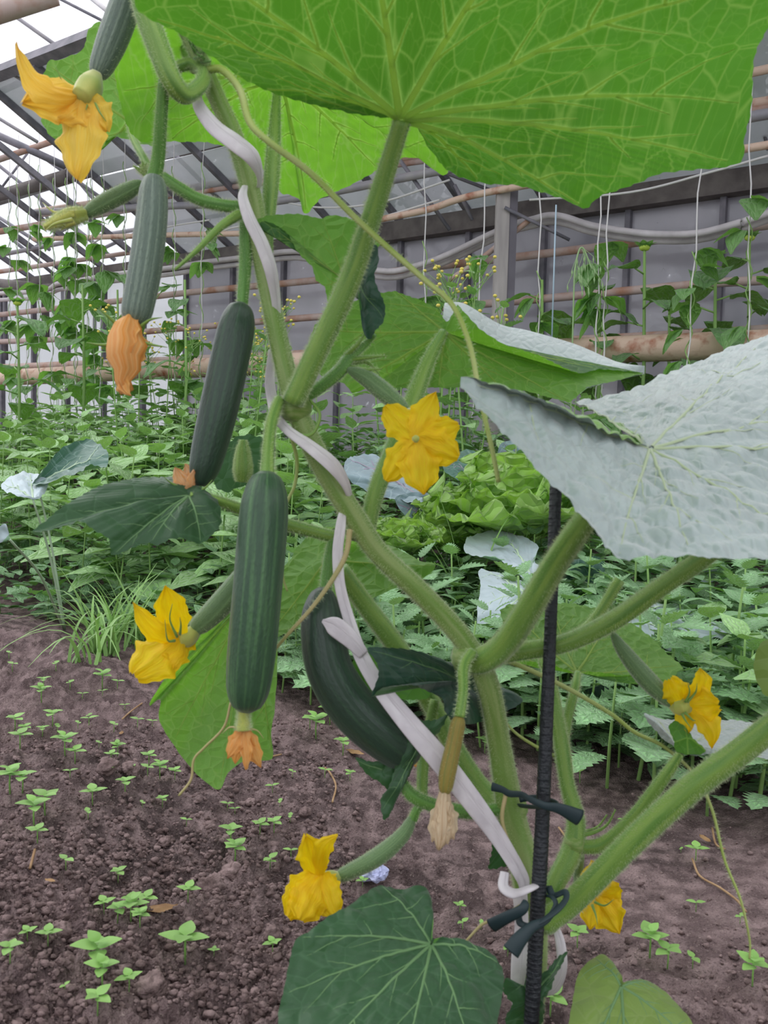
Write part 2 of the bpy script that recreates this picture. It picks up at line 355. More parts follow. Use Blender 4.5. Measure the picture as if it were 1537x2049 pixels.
def limb(name, pts, parent, m_='stem', w=None, sides=12, ridges=5, rd=0.06, hair=1.0, label=None, n=8):
    path, rad = tubepx(pts, w, n=n); mb = MB(); mb.tube(path, rad, sides if not ridges else 20, ridges=ridges, rd=rd)
    o = mb.obj(name, M[m_], parent)
    if hair: addhair(path, rad, hair)
    if label: o['label'] = label
    return o
# ================================================================ SOIL
def full_z(X, Y):
    X = np.asarray(X, float); Y = np.asarray(Y, float); z = ground_z(X, Y); c = X*WN.x+Y*WN.y
    rough = 0.30+0.70*smooth_np(np.clip((0.30-X-0.05*Y)/0.35, 0, 1))*smooth_np(np.clip((1.15-c)/0.35, 0, 1)) + 0.3*smooth_np(np.clip((0.80-Y)/0.15, 0, 1))
    for sc_, am in ((14, .016), (33, .011), (75, .0085), (160, .006), (330, .0034)):
        nn = vnoise(X*sc_+3.3*sc_, Y*sc_, int(sc_)); z = z + am*rough*(1-np.abs(2*nn-1)**1.3-0.4)
    lump = vnoise(X*48, Y*48, 77); return z + rough*0.012*np.clip(lump-0.66, 0, 1)*3
def fz(x, y): return float(full_z(np.array([x]), np.array([y]))[0])
def build_soil():
    nx, ny = 900, 640
    u = np.linspace(0, 1, ny); Yv = 0.30*(3.3/0.30)**u; v = np.linspace(-0.62, 0.62, nx)
    Yg, Vg = np.meshgrid(Yv, v, indexing='ij'); Xg = Vg*(Yg+0.15)*1.15; z = full_z(Xg, Yg)
    me = bpy.data.meshes.new('floor'); co = np.stack([Xg, Yg, z], -1).reshape(-1, 3)
    idx = np.arange(nx*ny).reshape(ny, nx); q = np.stack([idx[:-1, :-1], idx[:-1, 1:], idx[1:, 1:], idx[1:, :-1]], -1).reshape(-1, 4)
    me.vertices.add(len(co)); me.vertices.foreach_set('co', co.astype(np.float32).ravel()); me.loops.add(q.size); me.loops.foreach_set('vertex_index', q.astype(np.int32).ravel())
    me.polygons.add(len(q)); me.polygons.foreach_set('loop_start', np.arange(0, q.size, 4, dtype=np.int32)); me.update(calc_edges=True)
    me.polygons.foreach_set('use_smooth', np.ones(len(q), bool))
    mt, t, o = newmat('dark_crumbly_soil'); b = nd(t, 'BsdfPrincipled', i_Roughness=0.95); b.inputs['Specular IOR Level'].default_value = 0.15
    tcn = nd(t, 'TexCoord'); n1 = nd(t, 'TexNoise', i_Scale=5.0, i_Detail=5); n2 = nd(t, 'TexNoise', i_Scale=420.0, i_Detail=3); n3 = nd(t, 'TexNoise', i_Scale=40.0, i_Detail=6)
    for n_ in (n1, n2, n3): t.links.new(tcn.outputs['Object'], n_.inputs[0])
    c_ = mixc(t, mrange(t, n1.outputs[0], 0.4, 0.62), hx('524645'), hx('705f5e')); c_ = mixc(t, mrange(t, n3.outputs[0], 0.42, 0.66), c_, hx('927f7d'))
    c_ = mixc(t, mrange(t, n2.outputs[0], 0.6, 0.78, 0, 0.75), c_, hx('b4a49c')); c_ = mixc(t, mrange(t, n2.outputs[0], 0.42, 0.28, 0, 0.6), c_, hx('2c2322'))
    t.links.new(c_, b.inputs[0]); bp = nd(t, 'Bump', i_Strength=1.0, i_Distance=0.005); ad = nd(t, 'Math', operation='ADD'); t.links.new(n2.outputs[0], ad.inputs[0]); t.links.new(n3.outputs[0], ad.inputs[1])
    t.links.new(ad.outputs[0], bp.inputs['Height']); t.links.new(bp.outputs[0], b.inputs['Normal']); t.links.new(b.outputs[0], o.inputs[0]); M['soil'] = mt
    me.materials.append(mt); ob = mk('floor', me); ob['kind'] = 'structure'
    # the wider ground around and beyond
    mb = MB()
    def fn(u, v):
        x = -9+18*u; y = -3+17*v; inside = (abs(x) < 0.62*(y+.15)*1.1 and 0.35 < y < 3.2)
        return Vector((x, y, gz(x, y)-(0.05 if inside or (abs(x) < 0.62*(y+.15)*1.3+.4 and 0 < y < 3.6) else 0.0)))
    mb.grid(fn, 60, 60); g2 = mb.obj('floor', M['soil']); g2['kind'] = 'structure'
build_soil()
M['clod'] = mat('soil_clod', '9a8683', 0.95, '6e5d5a', 60, bump=0.8, bscale=150, spec=0.15)
def soilz(x, y):
    return gz(x, y)
def crumbs():
    mb = MB()
    for i in range(11000):
        px = random.uniform(-20, 720) if random.random() < 0.75 else random.uniform(0, 1540); py = random.uniform(1440, 2080)
        if px > 700 and py < 1850 and random.random() < 0.8: continue
        r = ray(px, py); s = CAM.z/-r.z; p = CAM+r*s; z = gz(p.x, p.y)+.01; s = (CAM.z-z)/-r.z; p = CAM+r*s
        rr = random.choice((.0008, .001, .0013, .0016, .002, .0026, .0036))*random.uniform(0.7, 1.3)
        mb.ball((p.x, p.y, fz(p.x, p.y)+rr*0.6), rr, (1, random.uniform(.6, 1), random.uniform(.5, .9)), 5, 3, 0.6)
    tag(mb.obj('soil_crumbs', M['clod']), 'loose dark soil crumbs scattered over the foreground bed', 'soil', kind='stuff')
    for (px, py, w) in ((303, 1990, 48), (960, 1855, 0), (425, 1790, 40), (465, 1760, 42), (556, 1950, 22), (418, 1660, 22), (500, 1613, 18), (545, 1895, 30), (330, 1700, 20), (590, 1800, 22), (215, 1580, 34), (260, 1560, 30), (395, 1545, 36), (610, 1640, 20), (640, 1990, 26), (120, 1880, 34)):
        if not w: continue
        p = G(px, py); s = (p-CAM).length; r = w*s/F_/2*1.1; b2 = MB().ball((p.x, p.y, p.z+r*0.5), r, (1, .85, .75), 22, 14, 0.45)
        tag(b2.obj('soil_clod', M['clod']), 'rounded dark clod of earth on the tilled soil', 'soil clod', 'earth clods on the tilled soil')
crumbs()
exec(compile(r'''
''', 'x', 'exec')) if False else None
# ================================================================ CUCUMBER PLANT
D0 = 0.60
base = Vector((PLX[0], PLX[1], gz(*PLX)))
CP = thing('cucumber_plant', 'large cucumber vine with hanging fruit, yellow flowers and broad leaves, tied to the black stake', 'cucumber plant', base)
limb('main_stem', [(1040, 2330, .60, 60), (1045, 2150, .60, 60), (1062, 1990, .60, 56), (1066, 1860, .60, 56), (1050, 1740, .605, 58), (1022, 1630, .61, 56), (1000, 1500, .61, 46), (975, 1370, .60, 46), (930, 1285, .60, 42), (850, 1195, .60, 42), (760, 1110, .60, 42), (715, 1045, .60, 44), (655, 950, .60, 44), (605, 850, .60, 42), (578, 770, .60, 40), (548, 640, .605, 38), (525, 520, .61, 38), (505, 400, .61, 38), (470, 280, .61, 36), (430, 190, .61, 34), (405, 130, .61, 32), (375, 70, .61, 30), (345, 0, .61, 28), (310, -90, .61, 26)], CP, 'stemold', n=6)
limb('main_stem', [(270, -120, .57, 46), (285, 0, .57, 46), (318, 100, .57, 44), (345, 165, .572, 40), (370, 190, .58, 34), (400, 172, .59, 30), (408, 145, .6, 26), (385, 128, .61, 24), (355, 135, .61, 22)], CP, 'stem', n=8)
def petiole(pts, par, **k): return limb('petiole', pts, par, **k)
# -- large overhead leaf
L1, _ = leaf(CP, (800, 240, .52), [(1172, 418, .60), (1130, 400, .60), (1040, 375, .61), (960, 368, .61), (900, 345, .60), (860, 300, .585), (835, 255, .56), (822, 242, .53), (780, 236, .52), (720, 225, .53), (600, 205, .54), (500, 170, .53), (430, 120, .50), (360, 70, .47), (270, 10, .44), (300, -120, .40), (420, -260, .37), (620, -360, .35), (850, -420, .34), (1100, -400, .34), (1330, -320, .36), (1500, -180, .40), (1590, -60, .43), (1545, 40, .46), (1510, 110, .49), (1505, 200, .52), (1490, 270, .54), (1480, 320, .555), (1400, 335, .565), (1320, 345, .57), (1260, 375, .58), (1200, 395, .59)], M['under'], M['vein'], 'under',
    veins=[(1172, 418), (1480, 320), (1590, -60), (1200, -360), (700, -380), (330, -120), (300, 30), (520, 180), (960, 368), (1490, 200)], bulge=0.05, teeth=4, tsp=26, N=900, rings=80, vr=1.7, pucker=.0010, sub=3, label='huge leaf seen from below, its pale veins spreading overhead')
petiole([(585, 805, .585, 44), (640, 690, .575, 44), (700, 560, .565, 44), (745, 430, .55, 40), (780, 320, .535, 36), (805, 240, .522, 34)], L1)
# -- second leaf behind it
L2, _ = leaf(CP, (560, 150, .66), [(612, 428, .74), (595, 395, .735), (562, 385, .73), (530, 345, .72), (500, 310, .71), (420, 285, .70), (340, 282, .69), (270, 275, .68), (235, 180, .66), (230, 60, .62), (300, -60, .58), (450, -120, .56), (620, -120, .56), (780, -60, .57), (900, 60, .60), (930, 200, .66), (895, 345, .72), (850, 318, .72), (800, 318, .725), (760, 338, .73), (700, 370, .735), (640, 398, .74)], M['under2'], M['vein'], 'under',
    veins=[(612, 428), (850, 318), (340, 282), (240, 180), (900, 60), (760, 338), (450, -100)], bulge=0.05, teeth=3, tsp=18, rings=44, vr=1.3, sub=3, pucker=.0011, label='translucent green leaf behind the vine, drooping to a point')
petiole([(530, 560, .63, 24), (535, 450, .63, 27), (545, 330, .635, 30), (556, 150, .655, 10)], L2)
# -- third leaf top left
L3, _ = leaf(CP, (258, 242, .72), [(226, 66), (205, 45), (184, 50), (172, 74), (168, 98), (130, 117), (98, 121), (88, 145), (80, 200), (86, 250), (113, 281), (150, 300), (190, 308), (215, 281), (240, 275), (290, 290), (330, 285), (350, 230), (350, 140), (320, 80), (270, 60)], M['under2'], M['vein'], 'under', veins=[(205, 45), (100, 130), (190, 308), (330, 120), (330, 285)], bulge=.05, teeth=5, tsp=26, vr=0.9, sub=3)
petiole([(320, 365, .66, 14), (290, 320, .68, 15), (268, 280, .70, 14), (257, 244, .72, 11)], L3)
# -- folded mid leaf, underside and upper side both in view
def fold5(mb):
    Fr = cr([(890, 606, .74), (930, 608, .75), (1000, 648, .76), (1060, 662, .76), (1150, 688, .75), (1230, 722, .74), (1292, 745, .72)], 8)
    Kr = cr([(885, 668, .70), (940, 715, .71), (1010, 750, .715), (1080, 770, .715), (1150, 780, .71), (1220, 765, .71), (1290, 748, .72)], 8)
    A = [P(*p) for p in Fr]; B = [P(*p) for p in Kr]; n = len(A)-1
    b = len(mb.v)
    for j in range(13):
        for i in range(n+1):
            p = A[i].lerp(B[i], j/12)+UP*0.006*math.sin(math.pi*j/12)+FW*0.001*noise.noise(A[i]*40); mb.v.append(p); mb.uv.append((p.dot(RT), p.dot(UP)+p.dot(FW)))
    for j in range(12):
        for i in range(n):
            q = (b+j*(n+1)+i, b+(j+1)*(n+1)+i, b+(j+1)*(n+1)+i+1, b+j*(n+1)+i+1)
            mb.f.append(q); mb.mi.append(1)
L5, _ = leaf(CP, (890, 664, .67), [(893, 645, .675), (875, 618, .68), (840, 600, .69), (790, 582, .70), (740, 590, .70), (680, 615, .70), (630, 650, .70), (612, 700, .70), (640, 750, .69), (690, 768, .68), (706, 788, .68), (740, 775, .68), (820, 776, .67), (900, 776, .66), (980, 772, .655), (1060, 785, .65), (1140, 806, .65), (1175, 775, .66), (1230, 762, .69), (1290, 746, .72), (1200, 738, .69), (1160, 748, .66), (1130, 737, .655), (1080, 712, .65), (1010, 690, .65), (960, 658, .65), (915, 608, .66), (900, 640, .67)], [M['under2'], M['silver']], M['vein'], 'under', veins=[(790, 582), (640, 660), (690, 768), (1140, 806), (1200, 745), (880, 776), (1000, 772)], bulge=.02, teeth=2.5, tsp=14, vr=0.9, sub=3, extra=fold5, smoothout=False, label='leaf folded open, bright underside below and silvery sky sheen on the top above')
petiole([(735, 1060, .62, 30), (750, 990, .625, 34), (785, 900, .635, 34), (830, 790, .65, 34), (860, 715, .66, 26), (888, 664, .67, 18)], L5)
# -- big leaf on the right, silvery sky sheen in its colour
L4, _ = leaf(CP, (1300, 898, .50), [(1150, 800, .60), (1190, 795, .62), (1240, 787, .63), (1300, 765, .65), (1370, 730, .66), (1450, 700, .67), (1537, 672, .67), (1680, 640, .66), (1830, 720, .60), (1900, 900, .52), (1820, 1080, .45), (1680, 1125, .42), (1537, 1118, .405), (1440, 1108, .40), (1350, 1108, .40), (1280, 1112, .40), (1238, 1116, .40), (1210, 1085, .405), (1170, 1035, .41), (1120, 985, .42), (1080, 945, .425), (1040, 895, .43), (985, 845, .435), (948, 805, .44), (922, 768, .445), (922, 750, .45), (960, 756, .45), (1000, 768, .45), (1080, 795, .455), (1150, 825, .46), (1220, 859, .475), (1272, 884, .49), (1290, 888, .503), (1240, 845, .55)], M['silver'], M['veinsil'], 'top', veins=[(1150, 800), (1537, 672), (1850, 760), (1900, 900), (1680, 1125), (1240, 1114), (925, 760), (1390, 1108)], bulge=0.012, teeth=2.5, tsp=20, rings=70, vr=0.9, pucker=.0024, sub=2, smoothout=False, label='big green leaf with a silvery sky sheen seen from above at the right')
petiole([(925, 1322, .60, 40), (965, 1322, .592, 52), (1010, 1290, .58, 52), (1060, 1215, .56, 52), (1110, 1130, .54, 50), (1165, 1050, .515, 48), (1230, 970, .50, 40), (1300, 905, .505, 24)], L4)
limb('side_shoot', [(960, 1318, .60, 34), (1030, 1305, .60, 36), (1130, 1287, .595, 36), (1230, 1240, .585, 38), (1330, 1170, .57, 36), (1410, 1115, .56, 36), (1500, 1040, .55, 34), (1560, 960, .55, 30)], CP)
# -- small twisted leaf in the middle
L6, _ = leaf(CP, (690, 560, .60), [(503, 447), (520, 436), (545, 430), (600, 428), (640, 437), (665, 430), (700, 437), (730, 452), (762, 480), (745, 510), (720, 545), (692, 575), (668, 618), (655, 600), (650, 575), (632, 560), (625, 535), (605, 515), (590, 495), (577, 470), (556, 452), (530, 442)], M['under2'], M['vein'], 'under', veins=[(520, 440), (640, 440), (650, 575)], bulge=.04, teeth=3, tsp=15, vr=0.45, sub=2)
L6b, _ = leaf(CP, (715, 560, .59), [(690, 560), (715, 520, .585), (750, 488, .58), (758, 520, .58), (752, 560, .58), (765, 600, .575), (770, 640, .575), (755, 662, .575), (742, 680, .58), (728, 665, .58), (735, 630, .585), (715, 600, .59), (700, 580, .59)], M['darkblue'], M['veindark'], 'top', veins=[(765, 640)], bulge=.12, teeth=3, tsp=12, vr=0.4, sub=1, pucker=.004, label='dark crinkled half of the twisted small leaf')
limb('side_shoot', [(600, 800, .60, 26), (640, 775, .598, 26), (680, 742, .597, 28), (700, 715, .597, 24), (735, 685, .595, 14), (750, 670, .59, 8)], CP, 'stemdark')
for q in ([(700, 720, .597), (740, 715, .59), (775, 712, .585)], [(700, 735, .597), (730, 740, .59), (765, 738, .585)], [(690, 715, .597), (715, 690, .59), (735, 660, .59)], [(705, 725, .6), (735, 725, .6), (760, 750, .6)]):
    limb('bract', [a+(w,) for a, w in zip(q, (12, 8, 2))], CP, 'stem', ridges=0, sides=7)
# -- dark leaf at the left
L7, _ = leaf(CP, (378, 992, .58), [(66, 1064, .54), (98, 1035, .545), (130, 1012, .55), (172, 986, .56), (221, 968, .57), (293, 955, .585), (345, 954, .60), (380, 962, .60), (407, 980, .59), (436, 1002, .58), (443, 1045, .57), (423, 1071, .565), (400, 1087, .56), (370, 1080, .555), (341, 1079, .55), (315, 1092, .55), (293, 1088, .55), (260, 1098, .545), (224, 1112, .54), (218, 1082, .54), (190, 1064, .54), (163, 1044, .54), (137, 1050, .54)], M['dark'], M['veindark'], 'top', veins=[(68, 1063), (224, 1110), (300, 1090), (400, 1085)], bulge=.08, teeth=4, tsp=14, vr=0.7, sub=3, pucker=.002, label='dark green serrated leaf under the orange withered flower')
petiole([(672, 1075, .61, 24), (620, 1062, .61, 24), (560, 1045, .605, 24), (480, 1018, .595, 22), (430, 1000, .585, 18), (380, 990, .58, 12)], L7)
# -- yellow green leaf behind the fruit
L8, _ = leaf(CP, (655, 1118, .70), [(872, 1132, .66), (840, 1122, .68), (800, 1100, .70), (765, 1085, .71), (735, 1070, .71), (700, 1078, .70), (660, 1085, .71), (625, 1070, .72), (600, 1090, .72), (572, 1130, .71), (520, 1180, .70), (500, 1240, .69), (520, 1290, .68), (560, 1273, .68), (611, 1250, .68), (693, 1221, .675), (740, 1200, .67), (790, 1177, .67), (845, 1160, .665)], M['under2'], M['vein'], 'under', veins=[(872, 1132), (520, 1285), (693, 1221)], bulge=.03, teeth=2, tsp=30, vr=0.6, sub=2)
L8b, _ = leaf(CP, (500, 1190, .70), [(480, 1225, .70), (400, 1272, .68), (350, 1330, .67), (318, 1375, .66), (298, 1412, .66), (320, 1400, .66), (318, 1440, .66), (340, 1480, .66), (365, 1515, .66), (395, 1550, .655), (437, 1580, .65), (455, 1550, .65), (475, 1530, .65), (500, 1520, .65), (545, 1518, .655), (542, 1470, .66), (550, 1415, .665), (555, 1300, .68), (540, 1210, .70)], M['under2'], M['vein'], 'under', veins=[(300, 1408), (437, 1580), (545, 1515), (345, 1490)], bulge=.05, teeth=2, tsp=40, vr=0.7, sub=3, label='hanging leaf behind the longest cucumber')
petiole([(680, 1140, .64, 36), (730, 1210, .65, 38), (790, 1290, .655, 40), (850, 1385, .655, 40), (900, 1480, .65, 38), (950, 1560, .645, 38), (1000, 1615, .63, 40)], L8)
# dark arching leaf and crinkled young leaves
L9, _ = leaf(CP, (930, 1370, 0.620), [(735, 1297, 0.550), (780, 1297, 0.560), (840, 1305, 0.570), (900, 1325, 0.605), (960, 1348, 0.635), (1010, 1378, 0.630), (1045, 1402, 0.620), (1010, 1425, 0.610), (960, 1445, 0.605), (920, 1448, 0.575), (892, 1425, 0.575), (885, 1400, 0.575), (858, 1385, 0.575), (830, 1372, 0.550), (790, 1372, 0.550), (762, 1378, 0.550), (742, 1395, 0.550), (757, 1355, 0.550), (755, 1325, 0.550)], M['darkblue'], M['veindark'], 'top', veins=[(740, 1300), (745, 1390), (900, 1435)], bulge=.10, teeth=2.5, tsp=14, vr=0.5, sub=2, pucker=.002, label='dark blue green leaf arching behind the white tape')
L9b, _ = leaf(CP, (760, 1350, .60), [(735, 1300), (700, 1330), (688, 1352), (712, 1375), (735, 1400), (760, 1388), (800, 1400, .6), (860, 1395), (840, 1360), (790, 1320)], M['dark'], M['veindark'], 'under', teeth=3, tsp=12)
L9c, _ = leaf(CP, (850, 1470, .58), [(895, 1430), (870, 1440), (835, 1440), (808, 1455), (795, 1475), (800, 1500), (790, 1540), (775, 1580), (762, 1600), (768, 1640), (785, 1620), (795, 1590), (815, 1560), (835, 1520), (850, 1490), (875, 1470)], M['dark'], M['veindark'], 'top', veins=[(770, 1620)], bulge=.12, teeth=4, tsp=13, vr=.4, sub=2, pucker=.005, label='small crinkled leaf hanging beside the white tape')
L9d, _ = leaf(CP, (765, 1540, .59), [(712, 1515), (740, 1522), (765, 1520), (790, 1505), (810, 1520), (812, 1560), (790, 1590), (760, 1565), (735, 1550)], M['dark'], M['veindark'], 'top', veins=[(714, 1517)], bulge=.1, teeth=3, tsp=11, vr=.4, sub=1, pucker=.004)
limb('side_shoot', [(1010, 1618, .61, 24), (940, 1625, .60, 26), (870, 1612, .59, 26), (825, 1592, .585, 26), (800, 1560, .585, 20)], CP, 'stemdark')
limb('side_shoot', [(845, 1610, .60, 20), (845, 1560, .61, 22), (850, 1500, .62, 22), (870, 1400, .625, 18)], CP, 'stem')
# -- right leaf seen from below
L10, _ = leaf(CP, (1155, 1346, .68), [(1000, 1222, .74), (1020, 1208, .75), (1050, 1216, .75), (1090, 1205, .75), (1150, 1208, .755), (1200, 1218, .755), (1235, 1240, .75), (1270, 1250, .75), (1310, 1280, .74), (1340, 1310, .73), (1368, 1336, .71), (1350, 1352, .70), (1330, 1375, .69), (1300, 1352, .69), (1240, 1350, .685), (1195, 1343, .68), (1157, 1347, .68), (1120, 1335, .68), (1060, 1322, .69), (1000, 1318, .70), (1012, 1270, .72)], M['under2'], M['vein'], 'under', veins=[(1010, 1212), (1100, 1207), (1220, 1228), (1360, 1335), (1010, 1300)], bulge=.03, teeth=4, tsp=16, vr=.8, sub=3, smoothout=False, label='leaf seen from below behind the black stake')
petiole([(1124, 1500, .66, 24), (1135, 1440, .665, 20), (1150, 1380, .67, 18), (1156, 1346, .68, 14)], L10)
limb('side_shoot', [(1085, 1830, .615, 34), (1110, 1770, .62, 38), (1145, 1700, .63, 42), (1152, 1640, .635, 36), (1135, 1570, .64, 30), (1125, 1500, .645, 32), (1112, 1420, .65, 26), (1100, 1350, .66, 22), (1090, 1310, .67, 18), (1180, 1250, .68, 20), (1240, 1160, .68, 22)], CP)
# -- lower leaves
L11, _ = leaf(CP, (863, 1890, .52), [(620, 1862, .50), (660, 1830, .51), (700, 1810, .52), (735, 1785, .53), (762, 1770, .54), (800, 1778, .54), (846, 1772, .54), (862, 1792, .54), (860, 1840, .53), (864, 1886, .52), (885, 1886, .52), (918, 1884, .52), (972, 1898, .515), (1003, 1930, .51), (1008, 1965, .50), (1000, 2024, .49), (980, 2080, .47), (900, 2150, .45), (780, 2180, .44), (650, 2160, .44), (570, 2110, .45), (556, 2040, .47), (568, 1980, .48), (580, 1920, .49), (592, 1880, .495)], M['dark'], M['veindark'], 'top', veins=[(765, 1772), (590, 2000), (800, 2180), (1000, 1930), (600, 1880), (950, 2110), (620, 2140)], bulge=.09, teeth=1.8, tsp=18, vr=.8, sub=2, rings=44, pucker=.0012, label='broad dark leaf in front at the bottom')
petiole([(1050, 2120, .60, 30), (985, 2080, .58, 28), (920, 1990, .545, 22), (865, 1892, .524, 14)], L11)
L12, _ = leaf(CP, (1243, 1974, .56), [(1150, 1980, .56), (1158, 1948, .57), (1176, 1926, .58), (1206, 1908, .59), (1228, 1928, .585), (1240, 1950, .575), (1246, 1970, .56), (1268, 1966, .57), (1296, 1962, .575), (1325, 1980, .57), (1346, 2000, .565), (1388, 2052, .55), (1400, 2120, .53), (1330, 2200, .50), (1230, 2230, .49), (1150, 2180, .50), (1136, 2080, .52)], M['yell'], M['veindark'], 'top', veins=[(1190, 1914), (1150, 2180), (1310, 1970), (1250, 2225), (1395, 2100)], bulge=.06, teeth=1.5, tsp=24, vr=.8, sub=3, label='pale yellowish leaf at the bottom right')
petiole([(1075, 2150, .60, 26), (1150, 2120, .60, 24), (1220, 2050, .585, 18), (1243, 1976, .565, 12)], L12)
L13, _ = leaf(CP, (1075, 1980, .57), [(1135, 1905), (1105, 1925), (1085, 1945), (1060, 1955), (1040, 1975), (1012, 1955), (1008, 1985), (1025, 2010), (1010, 2040), (1040, 2080), (1080, 2060), (1092, 2020), (1085, 2000), (1105, 1975), (1115, 1950)], M['dark'], M['veindark'], 'top', veins=[(1130, 1910), (1015, 1960), (1040, 2070)], bulge=.12, teeth=5, tsp=12, vr=.5, sub=2, pucker=.005, label='small jagged leaf around the foot of the stake')
L14, _ = leaf(CP, (1010, 1690, .63), [(975, 1660), (985, 1695), (978, 1738), (1005, 1735), (1030, 1728), (1040, 1690), (1020, 1650)], M['dark'], M['veindark'], 'top', teeth=5, tsp=13)
L15, _ = leaf(CP, (1362, 1506, .60), [(1290, 1428, .66), (1330, 1440, .67), (1400, 1440, .69), (1470, 1442, .70), (1537, 1452, .70), (1620, 1470, .69), (1650, 1500, .66), (1560, 1520, .62), (1480, 1508, .60), (1420, 1510, .595), (1385, 1512, .60), (1345, 1490, .62), (1305, 1455, .65)], M['silver'], M['veinsil'], 'top', veins=[(1300, 1432), (1640, 1495), (1480, 1442)], bulge=.04, teeth=3, tsp=14, vr=.6, sub=2, label='leaf with a silvery sky sheen behind the flower at the right')
L15b, _ = leaf(CP, (1372, 1510, .59), [(1355, 1505), (1348, 1480), (1338, 1455), (1352, 1443), (1372, 1455), (1390, 1480), (1412, 1500), (1400, 1510)], M['under'], M['vein'], 'under', teeth=3, tsp=12)
petiole([(1160, 1695, .63, 26), (1210, 1688, .625, 28), (1270, 1635, .615, 28), (1330, 1555, .605, 24), (1362, 1508, .60, 16)], L15)
petiole([(1085, 1848, .60, 46), (1150, 1800, .595, 46), (1260, 1690, .575, 48), (1380, 1580, .555, 50), (1480, 1505, .54, 50), (1600, 1410, .52, 50), (1700, 1330, .50, 40)], CP)
L16, _ = leaf(CP, (1580, 1340, .62), [(1537, 1280), (1515, 1300), (1508, 1340), (1520, 1375), (1540, 1395), (1620, 1400), (1680, 1340), (1620, 1280)], M['yell'], M['veindark'], 'top', teeth=2)
# behind the left cucumber, dark leaf
L17, _ = leaf(CP, (500, 900, .74), [(430, 905), (455, 885), (490, 870), (530, 880), (545, 920), (530, 960), (490, 970), (450, 985), (425, 960)], M['dark'], M['veindark'], 'top', teeth=6, tsp=22, veins=[(440, 890), (480, 970)], vr=.5)
limb('flower_bud', [(487, 880, .69, 12), (486, 905, .69, 26), (486, 940, .69, 34), (484, 965, .69, 20)], CP, 'stem', ridges=6, rd=.2, hair=4)
# nodes and twigs top left
limb('side_shoot', [(505, 415, .61, 22), (450, 412, .61, 24), (400, 400, .615, 24), (360, 378, .62, 24), (325, 352, .625, 18)], CP, 'stemdark')
limb('side_shoot', [(328, 160, .575, 22), (322, 240, .585, 24), (317, 310, .595, 26), (308, 355, .60, 30)], CP, 'stemdark', label=None)
limb('side_shoot', [(350, -10, .66, 20), (362, 60, .65, 20), (375, 110, .64, 22), (390, 140, .63, 18)], CP, 'stem')
for k in range(16):
    a = random.uniform(-2.6, 0.3); x0, y0 = random.uniform(385, 425), random.uniform(85, 130); l = random.uniform(14, 34)
    limb('bract', [(x0, y0, .6, 7), (x0+l*.5*math.cos(a), y0+l*.5*math.sin(a), .595, 7), (x0+l*math.cos(a), y0+l*math.sin(a), .59, 2)], CP, 'stemdark', ridges=0, sides=6, n=3, hair=2)
for k in range(12):
    a = random.uniform(-3.0, -1.2); x0, y0 = random.uniform(285, 305), random.uniform(335, 355); l = random.uniform(14, 34)
    limb('bract', [(x0, y0, .63, 6), (x0+l*.5*math.cos(a), y0+l*.5*math.sin(a), .63, 5), (x0+l*math.cos(a), y0+l*math.sin(a), .63, 1.5)], CP, 'stem', ridges=0, sides=5, n=3, hair=2)
# stem node swellings
mb = MB()
for x, y, d, r in ((590, 812, .598, 34), (935, 1318, .60, 33), (712, 1060, .603, 24), (1095, 1840, .603, 28), (1150, 1690, .63, 22), (1025, 1618, .612, 30)):
    mb.ball(P(x, y, d), r*d/F_, (1, 1, 1), 18, 12, 0.12)
mb.obj('stem_nodes', M['stemold'], CP)
# -- tendrils
for pts, w0, w1, mm in (([(415, 140, .60), (445, 140, .59), (480, 180, .58), (500, 245, .57), (540, 285, .56), (620, 345, .55), (700, 425, .54), (770, 490, .53), (850, 560, .52), (905, 610, .51), (940, 690, .50), (960, 790, .495), (985, 900, .49), (998, 965, .49)], 16, 9, 'tendril'),
    ([(700, 1060, .59), (692, 1110, .585), (665, 1160, .58), (625, 1215, .575), (580, 1265, .57), (548, 1302, .57)], 12, 6, 'tendrildry'),
    ([(462, 1405, .57), (448, 1455, .57), (410, 1495, .57), (388, 1520, .57), (382, 1560, .57), (358, 1592, .57)], 5, 5, 'tendrildry'),
    ([(582, 870, .61), (594, 920, .61), (590, 970, .61), (572, 1015, .61), (568, 1090, .61), (566, 1150, .61), (575, 1183, .61)], 8, 4, 'tendril'),
    ([(1010, 1320, .61), (1070, 1345, .62), (1150, 1385, .63), (1225, 1430, .63), (1270, 1465, .63), (1330, 1495, .63), (1390, 1550, .63), (1425, 1620, .62), (1450, 1720, .61), (1482, 1800, .60), (1500, 1880, .60), (1500, 1918, .60)], 10, 4, 'tendril'),
    ([(995, 1425, .63), (1030, 1465, .64), (1070, 1492, .645), (1115, 1515, .65)], 5, 7, 'tendril'),
    ([(1160, 1672, .63), (1190, 1665, .63), (1215, 1650, .63), (1232, 1620, .63)], 10, 3, 'stem'), ([(1165, 1665, .63), (1195, 1655, .64), (1215, 1630, .64)], 7, 3, 'stem'),
    ([(1055, 1805, .59), (1000, 1835, .58), (965, 1850, .575), (940, 1875, .57), (925, 1892, .57)], 7, 4, 'tendrildry'),
    ([(1012, 1590, .58), (1005, 1640, .58), (1020, 1690, .58), (1045, 1745, .59)], 9, 6, 'tendrildry'),
    ([(480, 428, .60), (440, 455, .59), (395, 500, .58), (350, 540, .575)], 22, 6, 'stem'),
    ([(590, 870, .585), (625, 868, .585), (640, 830, .585), (620, 800, .59)], 8, 6, 'stem')):
    nn = len(pts); limb('tendril', [p+(w0+(w1-w0)*i/(nn-1),) for i, p in enumerate(pts)], CP, mm, ridges=0, sides=8, hair=0.5 if w0 > 9 else 0)
